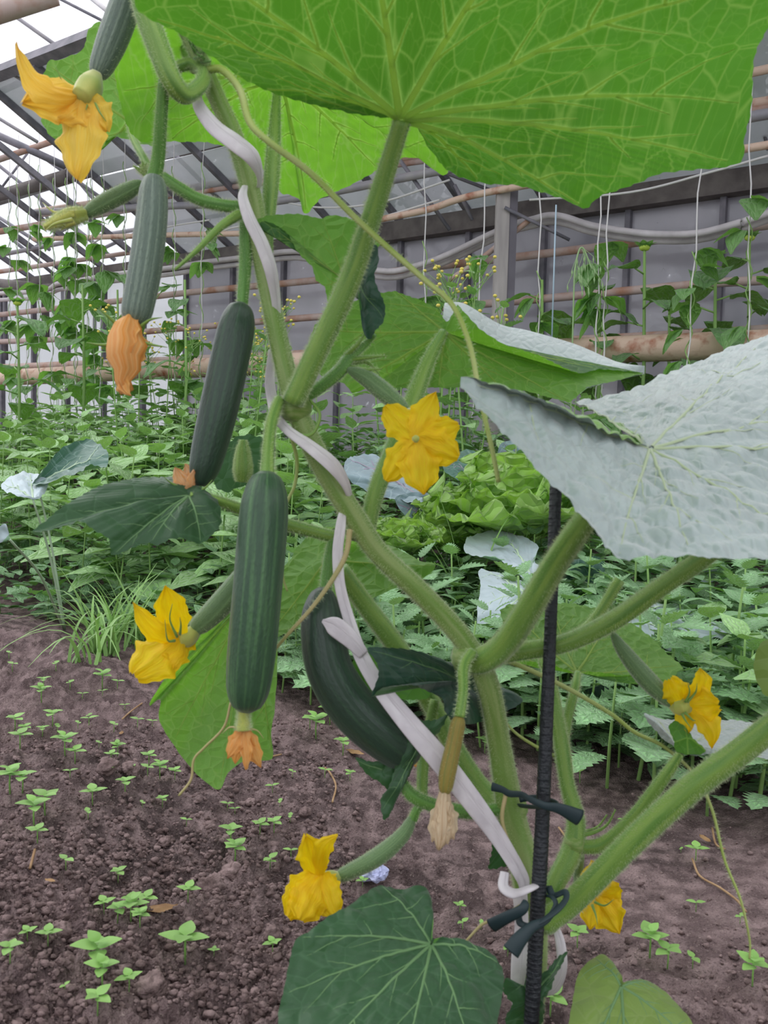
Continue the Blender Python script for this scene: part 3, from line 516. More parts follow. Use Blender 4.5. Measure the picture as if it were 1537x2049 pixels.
# -- fruit
def fruit(pts, m_, prof=None, name='cucumber', ridges=10, rd=0.012, label=None, hair=0, taper=(0.35, 0.35)):
    q = cr([p for p in pts], 10); n = len(q)-1; path = []; rad = []; S0 = 0; tot = sum((P(*q[i+1][:3])-P(*q[i][:3])).length for i in range(n))
    for i in range(n+1):
        if i: S0 += (P(*q[i][:3])-P(*q[i-1][:3])).length
        r = q[i][3]*q[i][2]/F_/2; R = max(p[3] for p in pts)*q[i][2]/F_/2
        e0 = min(1, S0/(R*1.5)); e1 = min(1, (tot-S0)/(R*1.1))
        k = math.sqrt(max(0, 1-(1-e0)**2))*(1-taper[0])+taper[0] if e0 < 1 else 1
        k2 = math.sqrt(max(0, 1-(1-e1)**2))*(1-taper[1])+taper[1] if e1 < 1 else 1
        path.append(P(*q[i][:3])); rad.append(r*k*k2)
    mb = MB().tube(path, rad, 40, ridges=ridges, rd=rd); o = mb.obj(name, M[m_], CP)
    if hair: addhair(path, rad, hair, 0.0016)
    if label: o['label'] = label
    return o
def petal(par, b3, tip, wpx, face=(0, 0), mat_='petal', curl=0.0, seed=None, mid=None, rot=0.0, pointy=1.0):
    """petal sheet from base point to tip; tip=(x,y,d)"""
    A = Vector(b3); B = P(*tip); T = (B-A); L = T.length; T.normalize(); w = wpx*tip[2]/F_/2
    S_ = T.cross(FW).normalized(); Nn = S_.cross(T).normalized(); qt = Quaternion(T, rot); S_.rotate(qt); Nn.rotate(qt); sd = seed or random.random()*99
    Mv = (P(*mid)-A.lerp(B, 0.5)) if mid else Vector((0, 0, 0))
    def fn(u, v):
        x = (u-0.5)*2; wv = (math.sin(math.pi*min(1, v*0.80+0.10))**0.75)*(1-v**6*pointy)+0.04
        wv *= 1+0.10*math.sin(v*17+sd)+0.06*math.sin(v*31+sd*2)*abs(x)
        p = A+T*(L*(v-0.05*pointy*abs(x)*v*0))+S_*(x*w*wv)+Mv*4*v*(1-v)
        d = 0.22*w*(x*x-0.3)*(1-0.5*v)+w*0.10*math.sin(x*9+sd)*v+w*0.12*noise.noise(Vector((x*2.2, v*4, sd)))+curl*L*v*v - 0.06*w*math.exp(-(x*6)**2)
        return p+Nn*(d+w*0.08*math.sin(v*22+sd)*abs(x)**2)
    o = MB().grid(fn, 20, 26).obj('petal', M[mat_], par); return o
def flower(par, c, petals, mat_='petal', calyx=None, sepals=(), crad=10):
    c3 = P(*c)
    for pt in petals: petal(par, c3, pt[0], pt[1], mat_=mat_, **(pt[2] if len(pt) > 2 else {}))
    if calyx:
        q = cr([calyx[0], calyx[1], calyx[2]] if len(calyx) > 2 else calyx, 6)
        MB().tube([P(*p[:3]) for p in q], [p[3]*p[2]/F_/2 for p in q], 16, ridges=5, rd=.06).obj('calyx', M['calyx'], par)
    for s in sepals:
        q = cr(s, 4); MB().tube([P(*p[:3]) for p in q], [max(.4, 3.2*(1-i/len(q)))*q[i][2]/F_ for i in range(len(q))], 6).obj('sepal', M['stem'], par)
f1 = fruit([(290, -90, .60, 54), (262, -20, .60, 60), (225, 80, .60, 60), (192, 158, .60, 40)], 'cukegrey', label='frosty grey young cucumber with a large yellow flower', hair=.3)
flower(f1, (165, 190, .585), [((32, 85, .56), 62, dict(mid=(80, 175, .56), rot=.5)), ((45, 205, .56), 90, dict(rot=-.3)), ((155, 360, .57), 96, dict(rot=.1)), ((215, 262, .58), 70), ((110, 245, .575), 100)], 'petalwarm', [(192, 152, .597, 28), (178, 175, .59, 52), (160, 195, .58, 36)], [[(165, 185, .585), (130, 170, .58), (110, 130, .575)], [(178, 200, .585), (172, 220, .58)], [(190, 205, .585), (200, 225, .58), (214, 245, .58)]])
f2 = fruit([(308, 350, .60, 52), (304, 430, .595, 62), (290, 540, .59, 66), (268, 652, .59, 62)], 'cukegrey', label='frosty cucumber ending in an orange withered flower', hair=.15)
for a in ([((265, 640, .585), (245, 735, .575), 60, .8)], [((262, 645, .585), (262, 742, .58), 64, -.5)], [((258, 650, .585), (225, 715, .58), 50, 1.6)]):
    for b0, tp, w, r in a: petal(f2, P(*b0), tp, w, mat_='wither', rot=r)
petal(f2, P(250, 720, .578), (262, 792, .57), 34, mat_='wither', mid=(243, 765, .575), rot=.4)
MB().tube([P(262, 632, .585), P(256, 652, .583), P(250, 672, .582), P(254, 695, .58), P(248, 715, .578), P(255, 740, .578), P(246, 762, .578), P(254, 785, .578)], [.003, .008, .0095, .0115, .0095, .0075, .0045, .004], 24, ridges=4, rd=.2).obj('withered_flower', M['wither'], f2)
for s in ([(235, 650, .585), (215, 632, .58), (195, 615, .575)], [(280, 655, .585), (300, 640, .58), (325, 635, .575)], [(230, 690, .585), (200, 690, .58), (172, 685, .575)], [(280, 685, .585), (305, 690, .58), (335, 695, .575)]):
    q = cr(s, 4); MB().tube([P(*p[:3]) for p in q], [max(.5, 5*(1-i/len(q)))*q[i][2]/F_ for i in range(len(q))], 6).obj('sepal', M['stem'], f2)
f3 = fruit([(483, 608, .60, 66), (468, 680, .595, 76), (442, 800, .59, 78), (418, 900, .59, 70), (400, 972, .59, 52)], 'cukedark', label='dark cucumber hanging from the vine in the middle left')
limb('stalk', [(492, 410, .61, 24), (492, 470, .61, 26), (490, 540, .605, 24), (484, 615, .60, 22)], f3, 'stemdark')
for tp, w, r in (((350, 935, .585), 36, .5), ((372, 928, .59), 34, -.6), ((388, 940, .58), 28, .9)): petal(f3, P(380, 985, .585), tp, w, mat_='orangepink', rot=r)
for s in ([(370, 980, .585), (345, 968, .58), (328, 955, .575)], [(395, 985, .585), (412, 975, .58), (425, 960, .58)]):
    q = cr(s, 4); MB().tube([P(*p[:3]) for p in q], [max(.5, 4*(1-i/len(q)))*q[i][2]/F_ for i in range(len(q))], 6).obj('sepal', M['stem'], f3)
f4 = fruit([(534, 945, .56, 84), (527, 1040, .555, 98), (515, 1180, .55, 98), (502, 1320, .55, 96), (492, 1424, .55, 78)], 'cuke', label='longest cucumber, straight and ridged, hanging in front')
limb('stalk', [(560, 800, .59, 26), (545, 840, .58, 24), (538, 890, .57, 24), (535, 955, .56, 30)], f4, 'stem')
limb('flower_neck', [(488, 1420, .55, 22), (487, 1440, .55, 24), (487, 1460, .55, 30)], f4, 'calyx', ridges=0, hair=4)
for tp, w, r in (((455, 1518, .548), 34, .3), ((470, 1528, .555), 38, -.5), ((492, 1540, .545), 36, .6), ((522, 1536, .55), 34, -.3), ((508, 1520, .56), 44, .9)): petal(f4, P(487, 1456, .55), tp, w, mat_='orangepink' if w < 28 else 'wither', rot=r)
for s in ([(480, 1458, .55), (460, 1455, .55), (445, 1468, .55)], [(495, 1458, .55), (515, 1462, .55), (528, 1478, .55)]):
    q = cr(s, 4); MB().tube([P(*p[:3]) for p in q], [max(.5, 3*(1-i/len(q)))*q[i][2]/F_ for i in range(len(q))], 6).obj('sepal', M['tendrildry'], f4)
f5 = fruit([(645, 1178, .60, 66), (645, 1250, .59, 88), (660, 1340, .585, 94), (710, 1420, .585, 98), (785, 1485, .59, 92), (832, 1512, .60, 70)], 'cukedark', label='curved dark cucumber behind the loose tape end')
limb('stalk', [(672, 1075, .61, 26), (662, 1110, .61, 26), (655, 1150, .605, 26), (650, 1185, .60, 24)], f5, 'stemdark')
petal(f5, P(825, 1500, .62), (862, 1530, .63), 34, mat_='wither'); petal(f5, P(830, 1500, .62), (832, 1535, .63), 30, mat_='wither')
f6 = fruit([(285, 365, .625, 22), (250, 385, .62, 34), (205, 408, .615, 34), (168, 430, .61, 22)], 'cukeyoung', name='young_cucumber', label='small young cucumber with a closed bud', hair=1.2)
limb('flower_bud', [(170, 428, .61, 26), (145, 434, .605, 34), (120, 442, .60, 28), (88, 456, .595, 10)], f6, 'calyx', ridges=5, rd=.15, hair=3)
for s in ([(150, 425, .6), (110, 425, .6), (85, 405, .6)], [(150, 430, .6), (110, 440, .6), (82, 440, .6)], [(150, 445, .6), (130, 455, .6), (120, 462, .6)], [(145, 440, .595), (110, 448, .59), (90, 462, .59)]):
    q = cr(s, 4); MB().tube([P(*p[:3]) for p in q], [max(.5, 5*(1-i/len(q)))*q[i][2]/F_ for i in range(len(q))], 6).obj('sepal', M['calyx'], f6)
f7 = fruit([(500, 1130, .60, 34), (470, 1175, .60, 46), (430, 1222, .60, 48), (385, 1264, .60, 36)], 'cukeyoung', name='young_cucumber', label='young cucumber behind the longest one, in full yellow flower', hair=.6)
flower(f7, (358, 1278, .59), [((330, 1172, .57), 66, dict(rot=.2)), ((266, 1205, .57), 48, dict(mid=(310, 1262, .575))), ((268, 1352, .57), 100, dict(rot=.3, pointy=.4)), ((345, 1340, .58), 60, dict(rot=-.6)), ((392, 1300, .60), 30)], 'petal', [(390, 1262, .60, 28), (374, 1276, .595, 38), (356, 1280, .59, 26)], [[(355, 1275, .58), (340, 1240, .575), (345, 1208, .57)], [(350, 1282, .58), (335, 1280, .575), (330, 1240, .57)], [(360, 1270, .58), (362, 1250, .575), (360, 1235, .57)]])
f8 = fruit([(828, 1630, .59, 18), (805, 1672, .585, 30), (750, 1718, .58, 36), (672, 1758, .575, 26)], 'cukeyoung', name='young_cucumber', label='slender young cucumber curving down to a yellow flower', hair=.6)
flower(f8, (640, 1752, .565), [((612, 1672, .55), 62, dict(rot=.2)), ((676, 1672, .55), 38, dict(mid=(645, 1700, .55))), ((575, 1835, .55), 92, dict(rot=-.3, pointy=.4)), ((600, 1840, .545), 84, dict(pointy=.3)), ((672, 1835, .55), 70, dict(rot=.4, pointy=.3)), ((655, 1790, .56), 60)], 'petal', [(675, 1757, .575, 24), (660, 1756, .57, 28), (640, 1752, .568, 14)])
limb('stalk', [(848, 1606, .588, 16), (836, 1618, .588, 17), (826, 1640, .589, 19)], f8, 'stemdark')
f9 = fruit([(695, 738, .595, 16), (735, 758, .59, 34), (775, 790, .585, 38), (815, 822, .58, 22)], 'cukeyoung', name='young_cucumber', label='greyish young cucumber behind the open central flower', hair=.8)
flower(f9, (832, 878, .545), [((770, 812, .55), 66, dict(pointy=.5)), ((872, 784, .55), 60, dict(rot=.2)), ((918, 850, .552), 62, dict(pointy=.4)), ((918, 915, .545), 76, dict(rot=.1, pointy=.5)), ((848, 990, .54), 84, dict(rot=-.1)), ((772, 962, .545), 62, dict(pointy=.6))], 'petal', [(818, 825, .58, 20), (826, 850, .565, 26), (832, 876, .548, 10)])
MB().ball(P(832, 878, .541), .0022, (1, .6, 1), 10, 8, .2).obj('stigma', M['calyx'], f9)
f10 = fruit([(1222, 1262, .60, 12), (1252, 1308, .60, 30), (1300, 1365, .60, 38), (1352, 1412, .60, 26)], 'cukeyoung', name='young_cucumber', label='slim young cucumber right of the stake, in yellow flower', hair=.7)
flower(f10, (1368, 1412, .595), [((1340, 1358, .59), 52, dict(pointy=.3)), ((1400, 1336, .585), 40, dict(mid=(1405, 1370, .585))), ((1440, 1410, .58), 80, dict(pointy=.4)), ((1425, 1498, .585), 46, dict(mid=(1420, 1450, .585))), ((1378, 1468, .59), 44)], 'petal', [(1345, 1405, .60, 26), (1360, 1412, .597, 40), (1376, 1414, .59, 26)], [[(1372, 1405, .588), (1380, 1385, .585), (1376, 1365, .58)], [(1375, 1405, .588), (1392, 1385, .585), (1395, 1368, .58)], [(1370, 1425, .588), (1385, 1440, .585), (1392, 1442, .58)], [(1365, 1428, .588), (1372, 1442, .585), (1384, 1458, .58)]])
f11 = fruit([(920, 1432, .56, 30), (908, 1490, .558, 32), (896, 1545, .556, 34), (890, 1590, .555, 26)], 'cukebrown', name='young_cucumber', label='shrivelled brownish young cucumber with a papery dry flower', hair=.3)
limb('stalk', [(945, 1305, .585, 22), (928, 1335, .575, 22), (927, 1385, .565, 20), (920, 1435, .56, 22)], f11, 'stem')
MB().tube([P(890, 1585, .555), P(888, 1605, .554), P(887, 1640, .552), P(885, 1675, .552), P(877, 1700, .552)], [.003, .0042, .006, .005, .001], 20, ridges=4, rd=.16).obj('dry_flower', M['dry'], f11)
for tp, w, r in (((865, 1685, .548), 40, .5), ((908, 1680, .548), 44, -.5), ((878, 1702, .545), 38, .2), ((896, 1690, .546), 34, -.1), ((885, 1690, .558), 50, 1.2)): petal(f11, P(889, 1600, .552), tp, w, mat_='dry', rot=r)
f12 = fruit([(1165, 1700, .66, 12), (1158, 1740, .66, 20), (1158, 1780, .66, 18)], 'cukeyoung', name='young_cucumber', label='tiny fruit behind the lowest right flower')
flower(f12, (1190, 1790, .65), [((1185, 1722, .64), 56, dict(rot=.2)), ((1242, 1775, .64), 50, dict(pointy=.2)), ((1240, 1868, .64), 70, dict(rot=.2)), ((1180, 1860, .64), 50), ((1240, 1820, .645), 60, dict(pointy=.2)), ((1162, 1765, .65), 20)], 'petal', [(1160, 1775, .66, 18), (1175, 1785, .655, 24), (1190, 1790, .65, 12)], [[(1190, 1805, .64), (1210, 1812, .635), (1228, 1800, .63)], [(1185, 1810, .64), (1192, 1830, .635), (1196, 1850, .63)]])
h = HAIR.obj('fuzz', M['hair'], CP, False); h['kind'] = 'stuff'
# ================================================================ STAKE, TIES, TAPE
sb = P(1063, 2075, .598)
ST = thing('plant_stake', 'slim black ribbed stake standing in the soil beside the cucumber stem', 'plant stake', (sb.x, sb.y, gz(sb.x, sb.y)))
tp, rd_ = tubepx([(1117, 905, .61, 24), (1113, 960, .605, 24), (1100, 1300, .585, 25), (1085, 1650, .572, 29), (1074, 1850, .565, 30), (1062, 2075, .56, 30)]); e = tp[-1]+(tp[-1]-tp[-9]).normalized()*0.22
MB().tube(tp+[e], rd_+[rd_[-1]], 14).obj('shaft', M['stake'], ST)
mb = MB()
for i in range(2, len(tp)-1):
    for f in (0, .33, .66):
        q = tp[i].lerp(tp[i+1], f); T = (tp[i+1]-tp[i]).normalized(); mb.tube([q-T*.0007, q, q+T*.0007], [rd_[i], rd_[i]*1.07, rd_[i]], 14, caps=False)
mb.obj('ribs', M['stake'], ST)['kind'] = 'stuff'
def strap(mb, pts, flat=.28, n=8, up=(0, -1, .15), sides=12):
    q = cr(pts, n); mb.tube([P(*p[:3]) for p in q], [p[3]*p[2]/F_/2 for p in q], sides, flat=flat, up=up)
mb = MB(); strap(mb, [(985, 1574, .585, 18), (1005, 1580, .58, 14), (1020, 1588, .575, 14), (1045, 1590, .565, 12), (1062, 1600, .555, 14), (1090, 1612, .548, 16), (1120, 1618, .55, 22), (1160, 1636, .555, 34)], flat=.45)
strap(mb, [(1040, 1600, .60, 12), (1075, 1596, .595, 12), (1112, 1606, .575, 12), (1120, 1618, .555, 14)], flat=.5); strap(mb, [(1040, 1612, .60, 12), (1060, 1614, .58, 12), (1088, 1616, .549, 10)], flat=.5)
tag(mb.obj('plant_tie', M['tie']), 'dark rubber tie fastening the stem to the stake, upper one', 'plant tie')
mb = MB(); strap(mb, [(984, 1852, .56, 30), (1010, 1838, .555, 26), (1045, 1820, .552, 22), (1052, 1805, .555, 14), (1040, 1825, .56, 12), (1042, 1848, .555, 14), (1070, 1850, .548, 12), (1110, 1825, .55, 16), (1132, 1800, .555, 14), (1130, 1785, .56, 14), (1108, 1792, .565, 14), (1098, 1775, .57, 14)], flat=.5)
strap(mb, [(1022, 1905, .54, 38), (1040, 1880, .542, 32), (1065, 1855, .546, 22), (1095, 1840, .55, 14), (1112, 1812, .555, 12), (1105, 1795, .56, 12), (1088, 1790, .575, 12), (1098, 1775, .59, 12)], flat=.5)
tag(mb.obj('plant_tie', M['tie']), 'twisted dark rubber tie looped low around the stake and stem', 'plant tie')
TP = thing('training_tape', 'long white plastic tape wound around the vine as support', 'tape', base)
def tape(pts, flat=.22, up=(0, -1, .15)):
    mb = MB(); strap(mb, pts, flat, 10, up, 16); return mb.obj('tape_strip', M['tape'], TP)
tape([(393, 185, .60, 16), (400, 215, .595, 26), (430, 255, .588, 34), (470, 285, .583, 38), (505, 315, .583, 34), (520, 350, .595, 18), (518, 375, .61, 14)], .35)
tape([(490, 372, .60, 12), (486, 395, .592, 20), (500, 440, .588, 26), (525, 490, .588, 28), (543, 545, .59, 26), (553, 610, .60, 18), (556, 680, .61, 14)], .35)
tape([(545, 700, .62, 16), (540, 760, .62, 20), (545, 800, .615, 22), (552, 830, .60, 20), (575, 860, .585, 22), (620, 893, .582, 30), (665, 930, .582, 34), (690, 965, .588, 24), (702, 1000, .60, 14)], .35)
tape([(688, 1010, .60, 10), (682, 1050, .59, 20), (676, 1110, .585, 22), (682, 1180, .58, 22), (705, 1260, .578, 24), (722, 1310, .575, 30), (760, 1375, .57, 34), (820, 1450, .565, 42), (880, 1520, .565, 46), (950, 1610, .568, 42), (1000, 1680, .575, 34), (1042, 1750, .58, 28), (1050, 1775, .58, 22)], .16, up=(0, -1, .2))
tape([(645, 1242, .565, 6), (668, 1252, .567, 38), (700, 1278, .57, 36), (728, 1310, .573, 22)], .12, up=(0, -1, 0))
tape([(1010, 1745, .575, 18), (1008, 1775, .57, 22), (1030, 1788, .565, 22), (1060, 1778, .56, 20), (1085, 1765, .575, 16)], .5)
tape([(1040, 1780, .59, 30), (1044, 1850, .592, 28), (1040, 1920, .592, 34), (1038, 1990, .594, 30), (1045, 2050, .596, 26)], .2, up=(0, -1, 0))
tape([(1112, 1855, .60, 14), (1122, 1890, .60, 20), (1124, 1940, .60, 22), (1108, 1975, .60, 26), (1085, 1990, .60, 10)], .3)
# ================================================================ SMALL THINGS ON THE SOIL
M['scrap'] = mat('scrap_lilac', 'aeb4dc', 0.5, 'c4c8e4', 60, bump=.5, bscale=90)
p = G(747, 1765); mb = MB().ball((p.x, p.y, p.z+.006), .0135, (1, .8, .5), 26, 16, .5)
tag(mb.obj('plastic_scrap', M['scrap'], None, False), 'small crumpled lilac blue scrap lying on the soil', 'litter')
M['straw'] = mat('dry_straw', 'a88c68', 0.8, '8a6a4a', 40); M['dryleaf'] = mat('dry_leaf', 'a08058', 0.85, '7a5a3a', 60)
for i, (a, l) in enumerate((([(1385, 1730), (1400, 1762), (1440, 1790), (1475, 1815), (1492, 1835)], 'long dry root lying on the soil below the hanging tendril'), ([(245, 1445), (262, 1430), (285, 1418)], 'bent dry straw on the dark soil at the left'), ([(665, 1615), (672, 1580), (660, 1560), (650, 1545)], 'pale curled straw in the middle of the soil'), ([(535, 1525), (563, 1517)], 'short straight straw right of the hanging leaf'), ([(1118, 1665), (1138, 1690)], 'short brown twig right of the stake'), ([(1425, 1665), (1432, 1700), (1450, 1715)], 'dry brown twig by the nettles at the right'), ([(60, 1755), (70, 1725)], 'fine pale straw among the left clods'))):
    q = cr([tuple(G(*p)+Vector((0, 0, .004))) for p in a], 6); tag(MB().tube(q, .0013, 6).obj('straw', M['straw']), l, 'straw')
def flatleaf(px, py, w, rot, label):
    p = G(px, py); s = (p-CAM).length*w/F_; ca, sa = math.cos(rot), math.sin(rot)
    def fn(u, v):
        x = (u-.5)*.45*math.sin(math.pi*(v*.9+.07))*s; y = (v-.5)*s
        return Vector((p.x+x*ca-y*sa, p.y+x*sa+y*ca, p.z+.006+.08*s*noise.noise(Vector((u*3, v*3, px)))))
    tag(MB().grid(fn, 8, 12).obj('dry_leaf', M['dryleaf']), label, 'dry leaf')
flatleaf(320, 1845, 62, 1.9, 'dry tan leaf among seedlings in the left foreground'); flatleaf(198, 1908, 30, .6, 'small brown leaf bit on clods near the left bottom'); flatleaf(100, 1805, 22, 1.2, 'tiny rust coloured leaf bit in the left foreground')
flatleaf(1410, 1690, 30, .3, 'crumpled dry leaf on soil below the nettles'); flatleaf(710, 1520, 42, 1.0, 'dry leaf beside the small weed near the curved cucumber'); flatleaf(243, 1478, 18, 0, 'pinkish dry fleck on the path at the left')
# ---- seedlings
def ovleaf(L=1.0, wd=.42, fold=.12, droop=.2, nu=4, nv=6, tipk=1.0, wav=0):
    def fn(u, v):
        x = (u-.5)*2; w = wd*(math.sin(math.pi*min(1, v**.75*.97+.015))**.85)*(1-.25*v*tipk)+.012
        return Vector((x*w*L, v*L, fold*abs(x)*w*L-droop*v*v*L+wav*math.sin(v*11+x*2)*abs(x)*w*L+.04*L*math.sin(v*7)*(1-abs(x))*.6))
    return MB().grid(fn, nu, nv)
M['seed'] = leafmat('seedling_green', '8fc060', '98c868', '90d040', 'a8cc80', cell=3, vw=.05, bump=.2, tf=.3, fine=False)
SEEDLEAF = [ovleaf(1, .36, .1, .15).mesh('seedleaf', M['seed']), ovleaf(1, .45, .1, .25).mesh('seedleaf', M['seed'])]
stemme = MB().tube([Vector((0, 0, -.1)), Vector((.02, .01, .5)), Vector((0, 0, 1))], [.05, .045, .04], 6).mesh('stem', M['seed'])
def kid(par, name, me, loc, rz, rx, sc_, ry=0):
    o = bpy.data.objects.new(name, me); COL.objects.link(o); o.parent = par; o.location = loc; o.rotation_euler = (rx, ry, rz); o.scale = (sc_,)*3 if not hasattr(sc_, '__len__') else sc_; return o
def mkseed(k):
    r = bpy.data.objects.new('seedling', None); COL.objects.link(r)
    kid(r, 'stem', stemme, (0, 0, 0), 0, 0, (1, 1, 1)); a0 = random.random()*3
    for j in range(2): kid(r, 'leaf', SEEDLEAF[0], (0, 0, .98), a0+j*math.pi, .25, 1.0*random.uniform(.85, 1.1))
    if k > 0:
        for j in range(2): kid(r, 'leaf', SEEDLEAF[1], (0, 0, 1.1), a0+1.57+j*math.pi, .45, .9*random.uniform(.7, 1.1))
    if k > 1:
        for j in range(2): kid(r, 'leaf', SEEDLEAF[1], (0, 0, 1.3), a0+.6+j*math.pi, .6, .6)
    return r
SD = [(195, 1940, 85, 2), (370, 1932, 80, 1), (258, 2010, 44, 1), (205, 1975, 60, 2), (195, 2046, 55, 1), (280, 1873, 40, 2), (262, 1845, 60, 2), (235, 1860, 44, 1), (208, 1843, 36, 1), (292, 1845, 44, 1), (20, 1935, 46, 1), (55, 1897, 30, 1), (96, 1893, 40, 1), (236, 1783, 34, 1), (376, 1805, 42, 1), (132, 1750, 36, 0), (68, 1665, 60, 2), (90, 1628, 56, 1), (75, 1690, 40, 1), (176, 1645, 26, 0), (462, 1690, 48, 1), (470, 1725, 52, 2), (545, 1910, 34, 1), (428, 1930, 20, 1), (130, 1990, 20, 0), (325, 1622, 28, 1), (285, 1630, 18, 0), (373, 1655, 22, 0), (455, 1620, 24, 0), (470, 1635, 20, 0), (520, 1670, 36, 1), (548, 1664, 36, 1), (580, 1672, 22, 0), (540, 1745, 36, 0), (582, 1723, 26, 0), (250, 1590, 40, 1), (185, 1610, 44, 1), (130, 1520, 52, 2), (150, 1525, 40, 1), (40, 1508, 44, 1), (20, 1580, 60, 2), (45, 1585, 50, 1), (30, 1460, 40, 1), (105, 1448, 40, 1), (115, 1478, 24, 0), (85, 1472, 26, 1), (50, 1475, 30, 1), (222, 1537, 28, 1), (235, 1515, 34, 2), (178, 1456, 30, 0), (228, 1467, 26, 0), (156, 1456, 20, 0), (275, 1455, 28, 0), (305, 1458, 20, 0), (298, 1530, 34, 1), (320, 1552, 40, 2), (350, 1560, 30, 1), (295, 1552, 30, 0), (225, 1567, 26, 1), (265, 1550, 24, 0), (140, 1570, 24, 0), (198, 1500, 18, 0), (83, 1400, 40, 2), (87, 1388, 28, 1), (140, 1384, 24, 0), (165, 1402, 20, 0), (112, 1347, 26, 0), (205, 1372, 44, 2), (235, 1375, 26, 0), (250, 1422, 18, 0), (178, 1441, 18, 0), (205, 1395, 18, 0), (25, 1344, 26, 0), (18, 1320, 20, 0), (545, 1593, 26, 0), (1155, 1892, 46, 1), (1300, 1905, 64, 2), (1335, 1935, 54, 1), (1385, 1952, 34, 0), (1505, 1970, 60, 2), (1480, 1856, 24, 0), (1392, 1829, 30, 0), (1392, 1718, 38, 1), (1362, 1712, 12, 0), (920, 1830, 24, 1), (925, 1866, 26, 0), (962, 1875, 20, 0), (1270, 1660, 22, 0), (1245, 1660, 18, 0), (725, 1780, 24, 1), (632, 1470, 60, 2), (660, 1440, 50, 2), (620, 1455, 34, 1), (650, 1555, 28, 0), (700, 1560, 26, 1), (686, 1505, 44, 1), (540, 1752, 24, 0), (560, 1620, 20, 0), (680, 1900, 30, 0), (1015, 1925, 30, 0), (1100, 2040, 60, 1), (1160, 1560, 46, 1), (970, 1500, 40, 1), (395, 1470, 20, 0), (420, 1500, 20, 0), (410, 1380, 18, 0), (585, 1555, 20, 0)]
protos = [mkseed(0), mkseed(1), mkseed(2)]
firstused = [False]*3
for (px, py, w, k) in SD:
    p = G(px, py+w*.25); s = (p-CAM).length*w/F_*.55
    o = protos[k] if not firstused[k] else copy_tree(protos[k]); firstused[k] = True
    o.location = (p.x, p.y, p.z+.003); o.rotation_euler = (0, 0, random.random()*6.28); o.scale = (s,)*3
    tag(o, ('two leaved', 'four leaved', 'bushy six leaved')[k]+' pale green weed seedling sprouting from bare soil', 'seedling', ('two leaved', 'four leaved', 'six leaved')[k]+' seedlings on the bare soil')
# ================================================================ WEED FIELD
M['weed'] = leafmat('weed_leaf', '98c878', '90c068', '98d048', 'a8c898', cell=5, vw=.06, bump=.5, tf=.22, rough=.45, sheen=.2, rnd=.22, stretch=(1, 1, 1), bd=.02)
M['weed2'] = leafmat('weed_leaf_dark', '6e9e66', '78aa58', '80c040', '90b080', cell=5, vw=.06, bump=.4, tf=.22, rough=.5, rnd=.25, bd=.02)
M['nettle'] = leafmat('nettle_leaf', '8cc080', '90c070', '94cc54', 'a4c89c', cell=6, vw=.05, bump=.6, tf=.2, rough=.55, rnd=.2, bd=.02)
M['wstem'] = mat('weed_stem', '82a85c', .6, rnd=.15); M['yflower'] = mat('tiny_flower', 'd8c860', .7)
WL = [ovleaf(1, .34, .2, .25, 4, 7, 1.4, .05).mesh('weedleaf', M['weed']), ovleaf(1, .38, .12, .40, 4, 7, 1.3, .08).mesh('weedleaf', M['weed']), ovleaf(1, .30, .25, .15, 4, 7, 1.5, .05).mesh('weedleaf', M['weed2'])]
def toothed(L=1.0, wd=.36, teeth=8, depth=.3, matn='nettle'):
    mb = MB(); n = teeth*2
    for i in range(n+1):
        v = i/n; w = wd*(math.sin(math.pi*min(1, v**.7*.96+.03))**.8)*(1.15 if i % 2 == 0 else 1-depth)+.01; vv = v+(.045 if i % 2 == 0 else -.01)
        z = -.25*v*v
        for x in (-1, -.5, 0, .5, 1): mb.v.append(Vector((x*w*(1 if i < n else .1), min(1.02, vv if abs(x) > .9 else v), z+.10*abs(x)*w+(.02*math.sin(i*1.57) if abs(x) == .5 else 0)))); mb.uv.append((x*.5+.5, v))
    for i in range(n):
        for k in range(4): a = i*5+k; mb.f.append((a, a+1, a+6, a+5)); mb.mi.append(0)
    return mb.mesh('toothleaf', M[matn])
NL = [toothed(), toothed(1, .42, 7, .35)]
wstem = MB().tube([Vector((0, 0, -.15)), Vector((.03, 0, .4)), Vector((0, .02, 1))], [.022, .02, .013], 6).mesh('stem', M['wstem'])
def weedplant(name, leaves, pairs, size, hgt, up0=.35, petk=.12, flowers=0):
    r = bpy.data.objects.new(name, None); COL.objects.link(r); kid(r, 'stem', wstem, (0, 0, 0), random.random()*6, 0, (.10+.06*(hgt > .5), .10+.06*(hgt > .5), hgt)); a0 = random.random()*3
    for i in range(pairs):
        z = hgt*(1-(i/pairs)*.8); s = size*(.45+.55*min(1, (i+.3)/(pairs*.5))); tilt = up0*(1.9-1.4*min(1, i/(pairs*.7)))
        for j in range(2):
            az = a0+i*1.62+j*math.pi+random.uniform(-.25, .25); off = petk*size*(.3+i*.25)
            kid(r, 'leaf', random.choice(leaves), (-math.sin(az)*off, math.cos(az)*off, z), az, tilt+random.uniform(-.25, .2), s*random.uniform(.85, 1.15), random.uniform(-.2, .2))
    for i in range(flowers):
        a = random.random()*6.28; rr = random.uniform(.02, .09); z = hgt+random.uniform(-.05, .05)
        o = kid(r, 'flower', YF, (rr*math.cos(a), rr*math.sin(a), z), 0, 0, 1)
        kid(r, 'flower_stalk', wstem, (0, 0, z-.07), a-1.57, -math.atan2(rr, .07), (.05, .05, math.hypot(rr, .07)))
    return r
YF = MB().ball((0, 0, 0), .006, (1, 1, .8), 8, 6).mesh('flower', M['yflower'])
